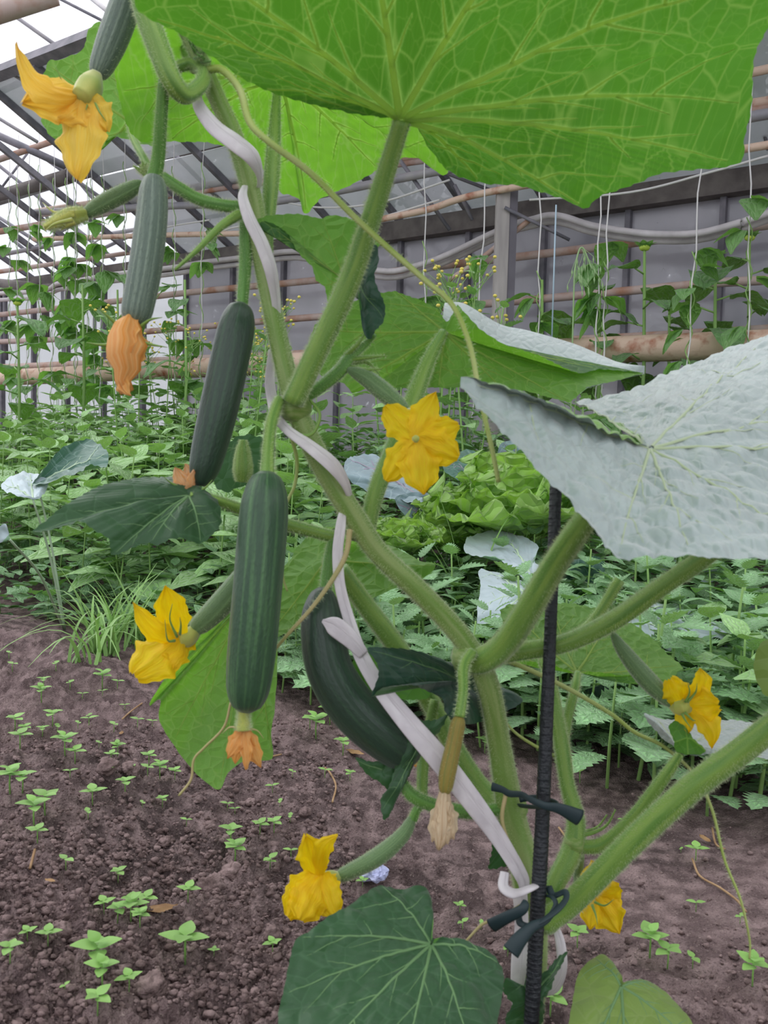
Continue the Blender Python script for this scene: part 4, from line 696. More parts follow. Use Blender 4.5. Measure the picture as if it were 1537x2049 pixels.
def field(px_lo, px_hi, c_lo, c_hi):
    for _ in range(200):
        px = random.uniform(px_lo, px_hi); c = random.uniform(c_lo, c_hi); r = ray(px, 1000); r.z = 0; s = c/r.dot(WN); x, y = r.x*s, r.y*s
        return x, y, px
EDGE = G(768, 1440); CE = EDGE.dot(WN)
print('CE', CE)
def scatter(protos, n, px, c, label, cat, group, smin=.8, smax=1.2, name=None, cpow=1.0, avoid=None, mind=0.0):
    pts = []; used = [False]*len(protos); tries = 0
    while len(pts) < n and tries < n*12:
        tries += 1
        pxx = random.uniform(*px); cc = c[0]+(c[1]-c[0])*random.random()**cpow; r = ray(pxx, 1000); r.z = 0; s = cc/r.dot(WN); x, y = r.x*s, r.y*s
        if avoid and avoid(pxx, cc): continue
        if mind and any((x-a)**2+(y-b)**2 < mind*mind for a, b in pts): continue
        pts.append((x, y)); k = random.randrange(len(protos))
        o = protos[k] if not used[k] else copy_tree(protos[k]); used[k] = True
        o.location = (x, y, gz(x, y)); o.rotation_euler = (random.uniform(-.12, .12), random.uniform(-.12, .12), random.random()*6.28); sc_ = random.uniform(smin, smax); o.scale = (sc_,)*3
        tag(o, label, cat, group)
    return pts
bl = [weedplant('broadleaf_weed', WL[:2], 5, .115, .30), weedplant('broadleaf_weed', WL[:2], 6, .11, .38), weedplant('broadleaf_weed', WL[:2], 5, .125, .34)]
scatter(bl, 230, (-60, 640), (CE+.12, 3.6), 'leafy broad leaved weed packed into the bed on the left', 'weed', 'broad leaved weeds left of the vine', .75, 1.2, cpow=.8, mind=.06)
bl2 = [weedplant('broadleaf_weed', WL, 5, .11, .32), weedplant('broadleaf_weed', WL, 6, .095, .40)]
scatter(bl2, 62, (620, 1620), (1.75, 3.5), 'leafy broad leaved weed packed in behind the lettuces', 'weed', 'broad leaved weeds behind the lettuces', .7, 1.1, mind=.06)
bl3 = [weedplant('broadleaf_weed', WL[:2], 4, .10, .20)]
scatter(bl3, 8, (1430, 1640), (CE-.08, 1.5), 'heart leaved weed at the right edge near the nettles', 'weed', 'heart leaved weeds at the right edge', .8, 1.1, mind=.07)
nt_ = [weedplant('nettle', NL, 5, .055, .15, petk=.3), weedplant('nettle', NL, 6, .06, .19, petk=.3), weedplant('nettle', NL, 5, .05, .11, petk=.3)]
scatter(nt_, 170, (560, 1600), (CE-.06, 1.8), 'small bright nettle with toothed leaves in the bed right of the vine', 'nettle', 'nettles along the bed edge', .85, 1.4, mind=.045)
nt2 = [weedplant('nettle', NL, 4, .045, .09, petk=.3)]
scatter(nt2, 45, (-40, 560), (CE+.05, 2.0), 'small low nettle among the weeds on the left', 'nettle', 'low nettles on the left', .7, 1.2, mind=.05)
tall = [weedplant('tall_flowering_weed', [WL[2], WL[0], NL[0]], 8, .085, .62, flowers=10), weedplant('tall_flowering_weed', [WL[2], WL[1]], 9, .08, .72, flowers=12)]
TALLL = ('tall weed with tiny yellow button flowers, in front of the glass wall', 'flowering weed', 'tall flowering weeds before the glass wall')
scatter(tall, 26, (240, 560), (2.5, 3.7), *TALLL, .85, 1.15, mind=.08)
tall2 = [copy_tree(tall[0]), copy_tree(tall[1])]
scatter(tall2, 16, (760, 960), (2.3, 3.2), *TALLL, .85, 1.25, mind=.08)
# undergrowth: leaves past counting
def undergrowth():
    base_ = ovleaf(1, .36, .2, .3, 2, 4); V0 = np.array([tuple(v) for v in base_.v]); F0 = base_.f; U0_ = base_.uv; mb = MB(); n = 14000
    for i in range(n):
        px = random.uniform(-80, 1620); cc = CE+.04+(3.8-CE)*random.random()**.9; r = ray(px, 1000); r.z = 0; s = cc/r.dot(WN); x, y = r.x*s, r.y*s; z = gz(x, y)+random.uniform(.01, .20)*min(1, (cc-CE)*3+.2)
        q = Matrix.Rotation(random.random()*6.28, 3, 'Z') @ Matrix.Rotation(random.uniform(-.1, .8), 3, 'X'); sz = random.uniform(.03, .06)
        A = (np.array(q) @ V0.T).T*sz+np.array((x, y, z)); b = len(mb.v); mb.v += [tuple(a) for a in A]; mb.uv += U0_; mb.f += [tuple(b+k for k in f) for f in F0]; mb.mi += [0]*len(F0)
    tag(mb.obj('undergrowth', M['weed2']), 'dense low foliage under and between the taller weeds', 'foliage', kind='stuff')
undergrowth()
# ---- grass clump on the left
M['grass'] = leafmat('grass_blade', '7fa862', '86b060', '90c850', '9ab880', fine=False, tf=.25, rnd=.2)
def blade(mb, p, az, L, w, lean, curve):
    d = Vector((math.cos(az), math.sin(az), 0)); sd = Vector((-d.y, d.x, 0)); pts = []
    for i in range(9):
        t = i/8; q = p+d*(L*lean*t+L*curve*t*t)+Vector((0, 0, L*(t-curve*1.1*t**2.5))); q.z = max(q.z, gz(q.x, q.y)+.002) if L < .6 else q.z; ww = w*(1-t**2)*.5+.0003; pts.append((q-sd*ww, q+Vector((0, 0, ww*.4*-1)), q+sd*ww))
    b = len(mb.v)
    for a in pts: mb.v += list(a); mb.uv += [(0, 0)]*3
    for i in range(8):
        for k in range(2): mb.f.append((b+i*3+k, b+i*3+k+1, b+i*3+k+4, b+i*3+k+3)); mb.mi.append(0)
def grassclump(px, py, n, L, label, w=.006):
    p = G(px, py); r = thing('grass_clump', label, 'grass', p)
    for i in range(n):
        mb = MB(); q = p+Vector((random.uniform(-.03, .03), random.uniform(-.03, .03), 0)); blade(mb, q, random.random()*6.28, L*random.uniform(.6, 1.2), w*random.uniform(.6, 1.2), random.uniform(.1, .6), random.uniform(.1, .9)); mb.obj('blade', M['grass'], r)
grassclump(215, 1310, 44, .2, 'sprawling grass clump at the bed edge on the left'); grassclump(280, 1295, 34, .2, 'upright grass clump beside the sprawling one', .005); grassclump(165, 1335, 10, .16, 'thin grass tuft lying over the path at the left', .006)
for (px, py, L, lb) in ((985, 1300, .42, 'long pale grass stem before the silver leaves'), (950, 1320, .45, 'tall grass blade leaning before the lettuce')):
    p = G(px, py); r = thing('grass_clump', lb, 'grass', p)
    for i in range(4):
        mb = MB(); blade(mb, p+Vector((random.uniform(-.02, .02), 0, 0)), random.choice((0.3, 2.8))+random.uniform(-.3, .3), L*random.uniform(.7, 1.1), .009, random.uniform(.02, .2), random.uniform(.05, .25)); mb.obj('blade', M['grass'], r)
# ---- kale, cabbage, lettuce
M['kale'] = leafmat('kale_leaf', 'a2b4b8', '6f9a70', '6a9a60', 'b0beba', cell=22, vw=.03, vs=.3, bump=.4, tf=.08, rough=.45, spec=.6, sheen=.3)
M['kaledark'] = leafmat('kale_leaf_dark', '3e6858', '4f8a4a', '4a8a3a', '7a9a8c', cell=22, vw=.03, bump=.4, tf=.1, rough=.4)
M['cabb'] = leafmat('cabbage_leaf', '71888e', '5a7a68', '507a50', '93a8aa', cell=18, vw=.03, bump=.5, tf=.06, rough=.45, sheen=.3)
M['kvein'] = mat('kale_vein', 'a8c0a0', .5); M['pvein'] = mat('purple_stalk', '9a6a94', .5, '8a8a90', 20)
def bigplant(name, label, cat, px, d, leaves, stalkmat='kvein'):
    p0 = P(px, 1300, d); root = thing(name, label, cat, (p0.x, p0.y, gz(p0.x, p0.y)))
    g = Vector(root.location)
    for (C, ol, mt, vm, face, vs) in leaves:
        lf, _ = leaf(root, C, ol, M[mt], M[vm], face, veins=vs, bulge=.05, teeth=2, tsp=30, vr=1.9*C[2]/1.6, sub=3, pucker=.006, rings=12)
        a = P(*C); q = cr([tuple(a), tuple(a.lerp(g, .5)+Vector((0, 0, .03))), tuple(g)], 6); MB().tube(q, [.002+.0015*i/len(q) for i in range(len(q))], 8).obj('petiole', M[stalkmat], lf)
bigplant('kale_plant', 'silver grey kale with flat pale leaves right below the lettuce', 'kale', 1040, 1.75, [
    ((1062, 1150, 1.75), [(930, 1105, 1.85), (935, 1078, 1.95), (965, 1064, 2.0), (1010, 1062, 2.0), (1050, 1075, 1.95), (1078, 1095, 1.88), (1068, 1120, 1.8), (1092, 1140, 1.75), (1085, 1175, 1.7), (1062, 1165, 1.72), (1020, 1140, 1.75), (1000, 1118, 1.78), (960, 1112, 1.8)], 'kale', 'kvein', 'top', [(1000, 1063)]),
    ((1055, 1190, 1.6), [(962, 1172, 1.65), (958, 1142, 1.75), (1000, 1148, 1.75), (1045, 1168, 1.7), (1072, 1195, 1.6), (1050, 1212, 1.56), (1030, 1230, 1.53), (1000, 1252, 1.5), (960, 1262, 1.5), (955, 1220, 1.55)], 'kale', 'kvein', 'top', [(965, 1145), (965, 1255), (955, 1210)]),
    ((1180, 1170, 1.9), [(1100, 1130), (1150, 1120), (1200, 1115), (1210, 1150), (1190, 1190), (1130, 1200), (1090, 1170)], 'kaledark', 'kvein', 'top', [(1105, 1135)])])
bigplant('kale_plant', 'silver grey kale with a wide wavy leaf beyond the right branch', 'kale', 1380, 1.5, [
    ((1250, 1232, 1.5), [(1250, 1215, 1.6), (1290, 1205, 1.65), (1305, 1225, 1.6), (1325, 1212, 1.65), (1350, 1222, 1.65), (1365, 1208, 1.7), (1395, 1222, 1.68), (1412, 1240, 1.65), (1395, 1252, 1.6), (1450, 1255, 1.6), (1535, 1265, 1.6), (1500, 1278, 1.5), (1430, 1280, 1.45), (1380, 1290, 1.42), (1340, 1302, 1.4), (1300, 1290, 1.42), (1260, 1268, 1.45)], 'kale', 'kvein', 'top', [(1535, 1265), (1390, 1222), (1370, 1290)]),
    ((1440, 1290, 1.6), [(1340, 1290), (1390, 1282), (1440, 1275), (1470, 1290), (1440, 1320), (1420, 1350), (1380, 1345), (1345, 1325)], 'kale', 'kvein', 'top', [(1350, 1320)]),
    ((1400, 1165, 2.0), [(1290, 1128, 2.1), (1330, 1115, 2.15), (1400, 1112, 2.2), (1450, 1125, 2.15), (1450, 1160, 2.0), (1400, 1165, 1.95), (1350, 1150, 1.95)], 'kale', 'kvein', 'top', [(1300, 1128)]),
    ((1500, 1220, 1.9), [(1440, 1200), (1480, 1185), (1560, 1190), (1600, 1230), (1540, 1260), (1470, 1250)], 'cabb', 'kvein', 'top', [(1450, 1200)])])
bigplant('kale_plant', 'grey kale leaf low behind the nettles under the big leaf', 'kale', 1210, 1.45, [
    ((1220, 1420, 1.4), [(1150, 1370), (1200, 1350), (1240, 1352), (1240, 1390), (1225, 1430), (1190, 1440), (1160, 1420), (1145, 1395)], 'cabb', 'kvein', 'top', [(1160, 1380)])])
bigplant('cabbage_plant', 'blue grey cabbage leaves with purple stalks behind the central flower', 'cabbage', 830, 2.3, [
    ((850, 1000, 2.2), [(690, 945, 2.3), (695, 918, 2.4), (735, 908, 2.45), (775, 922, 2.4), (805, 945, 2.35), (840, 975, 2.25), (850, 1010, 2.15), (800, 1000, 2.2), (740, 985, 2.25), (705, 965, 2.28)], 'cabb', 'pvein', 'top', [(700, 925)]),
    ((880, 1040, 2.2), [(790, 1000), (830, 985), (880, 990), (915, 1010), (910, 1050), (880, 1070), (830, 1050)], 'cabb', 'pvein', 'top', [(800, 1005)]),
    ((985, 960, 2.4), [(905, 915, 2.4), (930, 900, 2.5), (965, 912, 2.5), (995, 935, 2.45), (990, 960, 2.35), (950, 972, 2.3), (900, 950, 2.3), (880, 925, 2.35)], 'kaledark', 'pvein', 'top', [(885, 925)]),
    ((1065, 950, 2.5), [(1000, 890), (1040, 880), (1085, 900), (1100, 940), (1070, 960), (1020, 955), (1000, 920)], 'cabb', 'pvein', 'top', [(1010, 893)])], 'pvein')
bigplant('kale_plant', 'dark kale with one long folded leaf among the left weeds', 'kale', 130, 2.0, [
    ((75, 968, 1.9), [(65, 972, 1.85), (90, 935, 1.9), (115, 905, 1.95), (150, 882, 2.0), (185, 880, 2.05), (215, 905, 2.0), (212, 935, 1.95), (180, 930, 1.9), (150, 950, 1.85), (110, 960, 1.85)], 'kaledark', 'kvein', 'top', [(212, 910)]),
    ((66, 1000, 1.8), [(2, 975, 1.85), (25, 950, 1.9), (60, 945, 1.95), (95, 958, 1.9), (90, 985, 1.85), (70, 1000, 1.8), (30, 990, 1.8)], 'kale', 'kvein', 'top', [(10, 972), (60, 946)]),
    ((20, 1080, 1.5), [(-15, 1090), (-5, 1060), (10, 1048), (16, 1058), (8, 1078)], 'kale', 'kvein', 'top', [])])
M['lett'] = leafmat('lettuce_leaf', '9cc860', 'a4d068', 'a8e048', 'b4d488', cell=7, vw=.05, bump=.8, tf=.35, rough=.4, rnd=.1, bd=.03)
def ruf(seed):
    def fn(u, v):
        x = (u-.5)*2; w = .20+.42*math.sin(math.pi*.5*min(1, v*1.15))
        e = (abs(x)**3+max(0, v-.7)*2.0)*.05*(.3+v); rr = math.sin(u*30+v*12+seed)*e+math.sin(u*17-v*20+seed*2)*e*.8
        return Vector((x*w*(1-.35*max(0, v-.75)*4*abs(x)), v+.06*math.cos(x*2)*v, .35*v*v*-.4+rr+.18*x*x*v+.03*noise.noise(Vector((x*3, v*5, seed)))))
    return MB().grid(fn, 26, 18).mesh('lettuceleaf', M['lett'])
LT = [ruf(1), ruf(4), ruf(8)]
def lettuce(px, c_d, zc, R, label):
    p = P(px, 1000, c_d); r = thing('lettuce', label, 'lettuce', (p.x, p.y, zc))
    for i in range(15):
        ring = i/15; kid(r, 'leaf', random.choice(LT), (0, 0, .0), i*2.4, 1.35-ring*1.0, R*(1.0-.15*(1-ring))*random.uniform(.9, 1.1), 0)
    MB().tube([Vector(r.location)+Vector((0, 0, .05)), Vector((p.x, p.y, gz(p.x, p.y)-.02))], [.02, .015], 8).obj('stalk', M['lett'], r)
for px, d, ry, R, lb in ((1040, 2.05, 1085, .23, 'pale green frilly lettuce left of the black stake, the largest'), (925, 2.15, 1110, .17, 'smaller frilly lettuce beside the largest one'), (800, 1.9, 1120, .11, 'small frilly lettuce peeking behind the vine'), (730, 1.9, 1125, .09, 'little lettuce leaf tuft behind the main stem')):
    lettuce(px, d, P(px, ry, d).z, R, lb)
# ================================================================ GREENHOUSE
M['glass'] = None
def glassmat(name, col, col2, op=.75, fleck=True):
    mt, t, o = newmat(name); tcn = nd(t, 'TexCoord'); n = nd(t, 'TexNoise', i_Scale=1.6, i_Detail=6); n2 = nd(t, 'TexNoise', i_Scale=9.0, i_Detail=8, i_Roughness=.8); mp = nd(t, 'Mapping'); mp.inputs[3].default_value = (1, 1, .35)
    t.links.new(tcn.outputs['Object'], mp.inputs[0]); t.links.new(mp.outputs[0], n.inputs[0]); t.links.new(tcn.outputs['Object'], n2.inputs[0]); c = mixc(t, mrange(t, n.outputs[0], .35, .65), hx(col), hx(col2))
    d = nd(t, 'BsdfDiffuse'); tl = nd(t, 'BsdfTranslucent'); gl = nd(t, 'BsdfGlossy', i_Roughness=.15); tp_ = nd(t, 'BsdfTransparent'); t.links.new(c, d.inputs[0]); t.links.new(c, tl.inputs[0])
    a = nd(t, 'MixShader', i_0=.5); t.links.new(d.outputs[0], a.inputs[1]); t.links.new(tl.outputs[0], a.inputs[2]); b = nd(t, 'MixShader', i_0=.07); t.links.new(a.outputs[0], b.inputs[1]); t.links.new(gl.outputs[0], b.inputs[2])
    e = nd(t, 'MixShader'); t.links.new(mrange(t, n2.outputs[0], .62, .68, op, .12) if fleck else mrange(t, n2.outputs[0], .6, .7, op, op), e.inputs[0]); t.links.new(tp_.outputs[0], e.inputs[1]); t.links.new(b.outputs[0], e.inputs[2]); t.links.new(e.outputs[0], o.inputs[0]); return mt
M['dirty'] = glassmat('dirty_glass', 'd0ced4', 'b0b0b8', .86); M['roofglass'] = glassmat('dirty_roof_glass', 'c0c2c6', '9ca4a2', .75); M['clear'] = glassmat('clear_glass', 'c8ccd0', 'b0b4b8', .10, False); M['greyclear'] = glassmat('thin_dirty_glass', 'b0b2b6', 'a0a4a8', .35)
M['bar'] = mat('steel_bar', '66666e', .6, '86828a', 12); M['beam'] = mat('old_dark_beam', '5a5452', .8, '76706c', 10, bump=.3); M['post'] = mat('grey_post', 'b8b2ae', .7, 'a09a98', 6, stretch=(4, 4, .6)); M['post_shaded'] = mat('grey_post_shaded', '75727a', .7, '68646c', 6)
M['rust'] = mat('rusty_pipe', 'c0aca4', .7, 'a8785c', 9, lo=.45, hi=.7); M['bigpipe'] = mat('flaking_cream_pipe', 'd8bca8', .65, 'a0583a', 14, bump=.4, bscale=30, lo=.52, hi=.72, detail=7); M['hose'] = mat('grey_hose', 'd8d2d4', .5, 'bcb6b8', 8); M['greypipe'] = mat('grey_pipe', '8c8a92', .5, 'a09c9e', 10); M['string'] = mat('white_string', 'd4d2d0', .8)
CW = 4.5
def wp(a, c, z): v = WU*a+WN*c; return Vector((v.x, v.y, z))
def wa(x, y, c): p = PW(x, y, c); return p.dot(WU), p.z
EZ = wa(1000, 438, CW)[1]; print('eave z', EZ, [round(wa(x, 600, CW)[0], 2) for x in (0, 390, 468, 551, 641, 1088, 1381, 1537)])
A0, A1 = -9.0, 3.0; SP = .47; k0 = wa(468, 600, CW)[0]
WR = bpy.data.objects.new('wall_right', None); COL.objects.link(WR); WR['kind'] = 'structure'; WR.location = wp(0, CW, 0)
ks = [k for k in range(-20, 20) if A0 < k0+k*SP < A1]
def slab(c3, ax, hx_, ay, hy, az, hz, mb=None): mb = mb or MB(); mb.box(c3, ax*hx_, ay*hy, az*hz); return mb
ZU = Vector((0, 0, 1)); SLOPE = (WN*-1*math.cos(.42)+ZU*math.sin(.42)).normalized(); SN = SLOPE.cross(WU).normalized()
CLR = wa(60, 600, CW)[0]
for k in ks:
    a = k0+k*SP
    slab(wp(a, CW-.01, EZ/2), WU, .014, WN, .02, ZU, EZ/2).obj('glazing_bar', M['bar'], WR, False)
    far = a < wa(330, 600, CW)[0]
    for z0, z1 in ((.15, .95), (.97, EZ-.04)):
        slab(wp(a+SP/2, CW+.01*random.random(), (z0+z1)/2), WU, SP/2-.012, WN, .003, ZU, (z1-z0)/2).obj('pane', M['greyclear' if far else 'dirty'], WR, False)
slab(wp((A0+A1)/2, CW, .08), WU, 6, WN, .08, ZU, .08).obj('sill', M['beam'], WR, False)
slab(wp((A0+A1)/2, CW, .96), WU, 6, WN, .015, ZU, .012).obj('rail', M['bar'], WR, False)
slab(wp((A0+A1)/2, CW-.03, EZ), WU, 6, WN, .05, ZU, .055).obj('eave_beam', M['beam'], WR, False)
RF = bpy.data.objects.new('ceiling', None); COL.objects.link(RF); RF['kind'] = 'structure'; RF.location = wp(0, CW, EZ)
RL = 1.7
for k in ks:
    a = k0+k*SP; far = a < wa(330, 600, CW)[0]; c0 = wp(a, CW, EZ+.05)+SLOPE*RL/2
    slab(c0, WU, .014, SN, .02, SLOPE, RL/2).obj('rafter', M['bar'], RF, False)
    for j in range(2):
        if far and j: continue
        slab(wp(a+SP/2, CW, EZ+.07)+SLOPE*(RL*(j+.5)/2), WU, SP/2-.012, SN, .003, SLOPE, RL/4-.008).obj('pane', M['clear' if far else 'roofglass'], RF, False)
slab(wp((A0+A1)/2, CW, EZ+.07)+SLOPE*RL, WU, 6, SN, .03, SLOPE, .03).obj('purlin', M['bar'], RF, False)
# pipes and hoses along the wall
def pipe(name, pts, w, m_, label, c=4.25, cat='pipe', group=None, ext=True, n=8):
    q = [tuple(PW(x, y, c)) for x, y in pts]
    if ext:
        a, b = Vector(q[0]), Vector(q[1]); q = [tuple(a+(a-b).normalized()*1.5)]+q; a, b = Vector(q[-1]), Vector(q[-2]); q = q+[tuple(a+(a-b).normalized()*1.0)]
    path = cr(q, n); r = w/2*(PW(900, 600, c)-CAM).length/F_
    return tag(MB().tube(path, r, 14).obj(name, M[m_]), label, cat, group)
pipe('heating_pipe', [(-10, 757), (768, 718), (1537, 688)], 46, 'bigpipe', 'thick cream heating pipe with flaking rust, running low before the glass wall', 3.75)
pipe('heating_pipe', [(-10, 736), (400, 719), (589, 710), (1215, 680), (1537, 662)], 20, 'rust', 'thinner pipe just above the thick cream pipe', 4.1)
pipe('heating_pipe', [(-10, 684), (114, 679), (400, 654), (611, 636), (933, 611), (1128, 594), (1410, 568), (1537, 560)], 15, 'rust', 'third rusty pipe up on the glass wall', 4.3)
pipe('heating_pipe', [(-10, 631), (114, 617), (230, 603), (400, 583), (621, 562), (900, 530), (1260, 487), (1537, 450)], 15, 'rust', 'fourth rusty pipe up on the glass wall', 4.3)
cur = [(-10, 588), (20, 586), (88, 582), (114, 568), (153, 562), (228, 549), (342, 536), (407, 525), (482, 516), (595, 503), (690, 525), (774, 543), (840, 530), (900, 508), (979, 470), (1028, 449), (1066, 439), (1099, 431), (1132, 435), (1182, 451), (1252, 463), (1314, 469), (1397, 467), (1480, 446), (1537, 427)]
pipe('water_hose', cur, 12, 'hose', 'pale hose sagging in waves across the glass wall', 4.15, 'hose', n=4)
pipe('water_hose', [(x, y+13) for x, y in cur], 11, 'hose', 'second hose hanging just under the pale wavy one', 4.2, 'hose', n=4)
pipe('water_pipe', [(345, 381), (482, 360), (832, 312), (1100, 270)], 14, 'bigpipe', 'cream pipe under the roof, upper of a close pair', 4.0); pipe('water_pipe', [(345, 392), (482, 372), (832, 324), (1100, 283)], 12, 'rust', 'brown pipe under the roof, lower of a close pair', 4.0)
pipe('water_pipe', [(345, 412), (558, 402), (890, 340), (1537, 228)], 17, 'greypipe', 'dark grey pipe under the roof behind the drooping leaf', 3.9)
pipe('water_pipe', [(345, 470), (600, 462), (832, 425), (980, 384), (1537, 290)], 13, 'bigpipe', 'pinkish pipe under the roof crossing behind the post', 3.9)
pipe('water_pipe', [(900, 560), (960, 520), (1010, 480), (1060, 440)], 10, 'rust', 'brown pipe slanting up behind the grey post', 4.0, ext=False)
pipe('water_pipe', [(1300, 190), (1537, 138)], 14, 'bigpipe', 'cream pipe high at the right edge under the roof', 3.9)
# post
pb = PW(998, 640, 3.95); pz = gz(pb.x, pb.y)
PO = thing('steel_post', 'grey upright post standing behind the folded leaf', 'post', (pb.x, pb.y, pz)); hw = .052
PO_T = 3.0
slab(Vector((pb.x, pb.y, (pz+PO_T)/2)), R0, hw*.62, Vector((0, 1, 0)), .03, ZU, (PO_T-pz)/2).obj('front_flange', M['post'], PO, False)
slab(Vector((pb.x+hw, pb.y+.02, (pz+PO_T)/2)), R0, hw*.36, Vector((0, 1, 0)), .045, ZU, (PO_T-pz)/2).obj('side_web', M['post_shaded'], PO, False)  # darker copy of the post grey, side shade put into the colour
# roof lattice at the left
RT_ = bpy.data.objects.new('roof_trusses', None); COL.objects.link(RT_); RT_.location = (-2, 6, 2.5); RT_['kind'] = 'structure'
for (x0, y0, x1, y1, w, mm, d0, d1) in ((-30, 33, 110, -12, 44, 'rust', 4, 4), (20, 25, 142, 112, 8, 'greypipe', 5, 5), (105, -10, 245, 62, 6, 'bar', 5, 5), (175, -10, 250, 50, 10, 'greypipe', 6, 5), (-10, 126, 68, 174, 8, 'greypipe', 5, 5), (-10, 188, 80, 148, 13, 'greypipe', 5.5, 5.5), (-10, 232, 75, 284, 7, 'greypipe', 5.5, 5.5), (-10, 268, 130, 332, 15, 'bar', 6, 6), (-10, 322, 125, 276, 13, 'rust', 6, 6),
    (-10, 398, 140, 352, 30, 'beam', 6.5, 6.2), (140, 352, 260, 322, 27, 'beam', 6.2, 5.9), (260, 322, 470, 278, 25, 'beam', 5.9, 5.6), (-10, 465, 300, 412, 13, 'rust', 6.5, 6.2), (60, 295, 210, 402, 8, 'bar', 6.3, 6.3), (-10, 325, 140, 445, 7, 'bar', 6.8, 6.8), (20, 475, 115, 555, 7, 'bar', 7, 7), (-10, 512, 210, 470, 9, 'greypipe', 7, 6.8), (210, 470, 480, 424, 9, 'greypipe', 6.8, 6), (-10, 545, 300, 500, 9, 'rust', 7, 6.5),
    (-10, 570, 75, 578, 26, 'beam', 7.5, 7.3), (75, 578, 260, 555, 16, 'beam', 7.3, 7), (60, 345, 100, 450, 7, 'bar', 7, 7), (130, 330, 210, 425, 8, 'bar', 6.8, 6.8), (180, 350, 330, 470, 7, 'bar', 6.8, 6.5), (0, 380, 60, 300, 5, 'bar', 7, 7), (60, 500, 180, 430, 6, 'bar', 7, 7), (130, 440, 230, 520, 8, 'bar', 7, 7), (-10, 430, 100, 500, 7, 'bar', 7, 7), (200, 500, 330, 440, 7, 'bar', 7, 6.5), (10, 590, 12, 720, 10, 'bar', 7.6, 7.6), (70, 590, 72, 720, 7, 'bar', 7.6, 7.6), (125, 575, 127, 720, 7, 'bar', 7.4, 7.4), (90, 585, 92, 680, 16, 'beam', 7.4, 7.4), (190, 570, 190, 720, 7, 'bar', 7.2, 7.2), (250, 560, 250, 700, 7, 'bar', 7.2, 7.2),
    (340, 300, 440, 400, 9, 'bar', 5.6, 5.6), (410, 330, 470, 380, 7, 'bar', 5.6, 5.5), (800, 320, 900, 460, 8, 'bar', 4.6, 4.6), (850, 330, 980, 380, 7, 'bar', 4.6, 4.5), (910, 370, 945, 440, 7, 'bar', 4.5, 4.5), (1010, 415, 1140, 480, 7, 'bar', 4.3, 4.3), (640, 360, 760, 470, 8, 'bar', 5.1, 5), (1510, 180, 1537, 300, 7, 'bar', 4, 4), (620, 470, 700, 520, 6, 'bar', 5, 5)):
    MB().tube([P(x0, y0, d0), P(x1, y1, d1)], [w*d0/F_/2, w*d1/F_/2], 8).obj('truss_bar', M[mm], RT_)
# white twine tangles under the roof
for i, a in enumerate(([(400, 500), (430, 470), (490, 452), (640, 450), (740, 440), (880, 400)], [(540, 398), (640, 415), (760, 405), (900, 360)], [(180, 490), (215, 472), (235, 478), (330, 455), (420, 440)], [(1060, 400), (1260, 385), (1420, 345), (1537, 312)])):
    pipe('slack_twine', a, 4, 'string', ('pale slack twine under the roof behind the small twisted leaf', 'pale twine crossing below the drooping leaf', 'knotted pale twine near the frosty cucumber', 'thin pale twine above the right eave beam')[i], 3.9, 'twine', ext=False)
# strings and climbing beans
M['bean'] = leafmat('bean_leaf', '78a862', '80b458', '84c83c', '98bc80', cell=4, vw=.05, tf=.4, rnd=.2, bd=.02)
BL = [ovleaf(1, .46, .12, .35, 4, 7, 1.2, .05).mesh('beanleaf', M['bean']), ovleaf(1, .5, .05, .5, 4, 7, 1.4, .1).mesh('beanleaf', M['bean'])]
ORD = ('first', 'second', 'third', 'fourth', 'fifth', 'sixth', 'seventh', 'eighth', 'ninth', 'tenth', 'eleventh', 'twelfth', 'thirteenth', 'fourteenth')
RIGHT = ('between the big petiole and the grey post', 'just left of the grey post', 'just right of the grey post', 'left of the close pair by the oat', 'right of the close pair by the oat', 'before the bushy sunflower', 'nearest the right edge')
strs = [(18, 350, 20, 640, 6.3), (36, 330, 34, 620, 6.2), (60, 345, 56, 600, 6.1), (80, 300, 78, 610, 6.0), (110, 330, 105, 640, 5.9), (134, 330, 132, 560, 5.9), (148, 325, 150, 600, 5.8), (152, 400, 152, 560, 5.7), (176, 340, 175, 560, 5.6), (183, 330, 187, 620, 5.5), (208, 320, 203, 600, 5.4), (249, 290, 250, 620, 5.3), (346, 300, 350, 600, 5.0), (408, 290, 402, 700, 4.8), (851, 310, 850, 590, 4.1), (976, 382, 955, 660, 3.8), (1082, 395, 1078, 640, 3.7), (1203, 385, 1195, 640, 3.5), (1222, 360, 1210, 640, 3.5), (1407, 330, 1380, 660, 3.4), (1503, 225, 1498, 660, 3.3)]
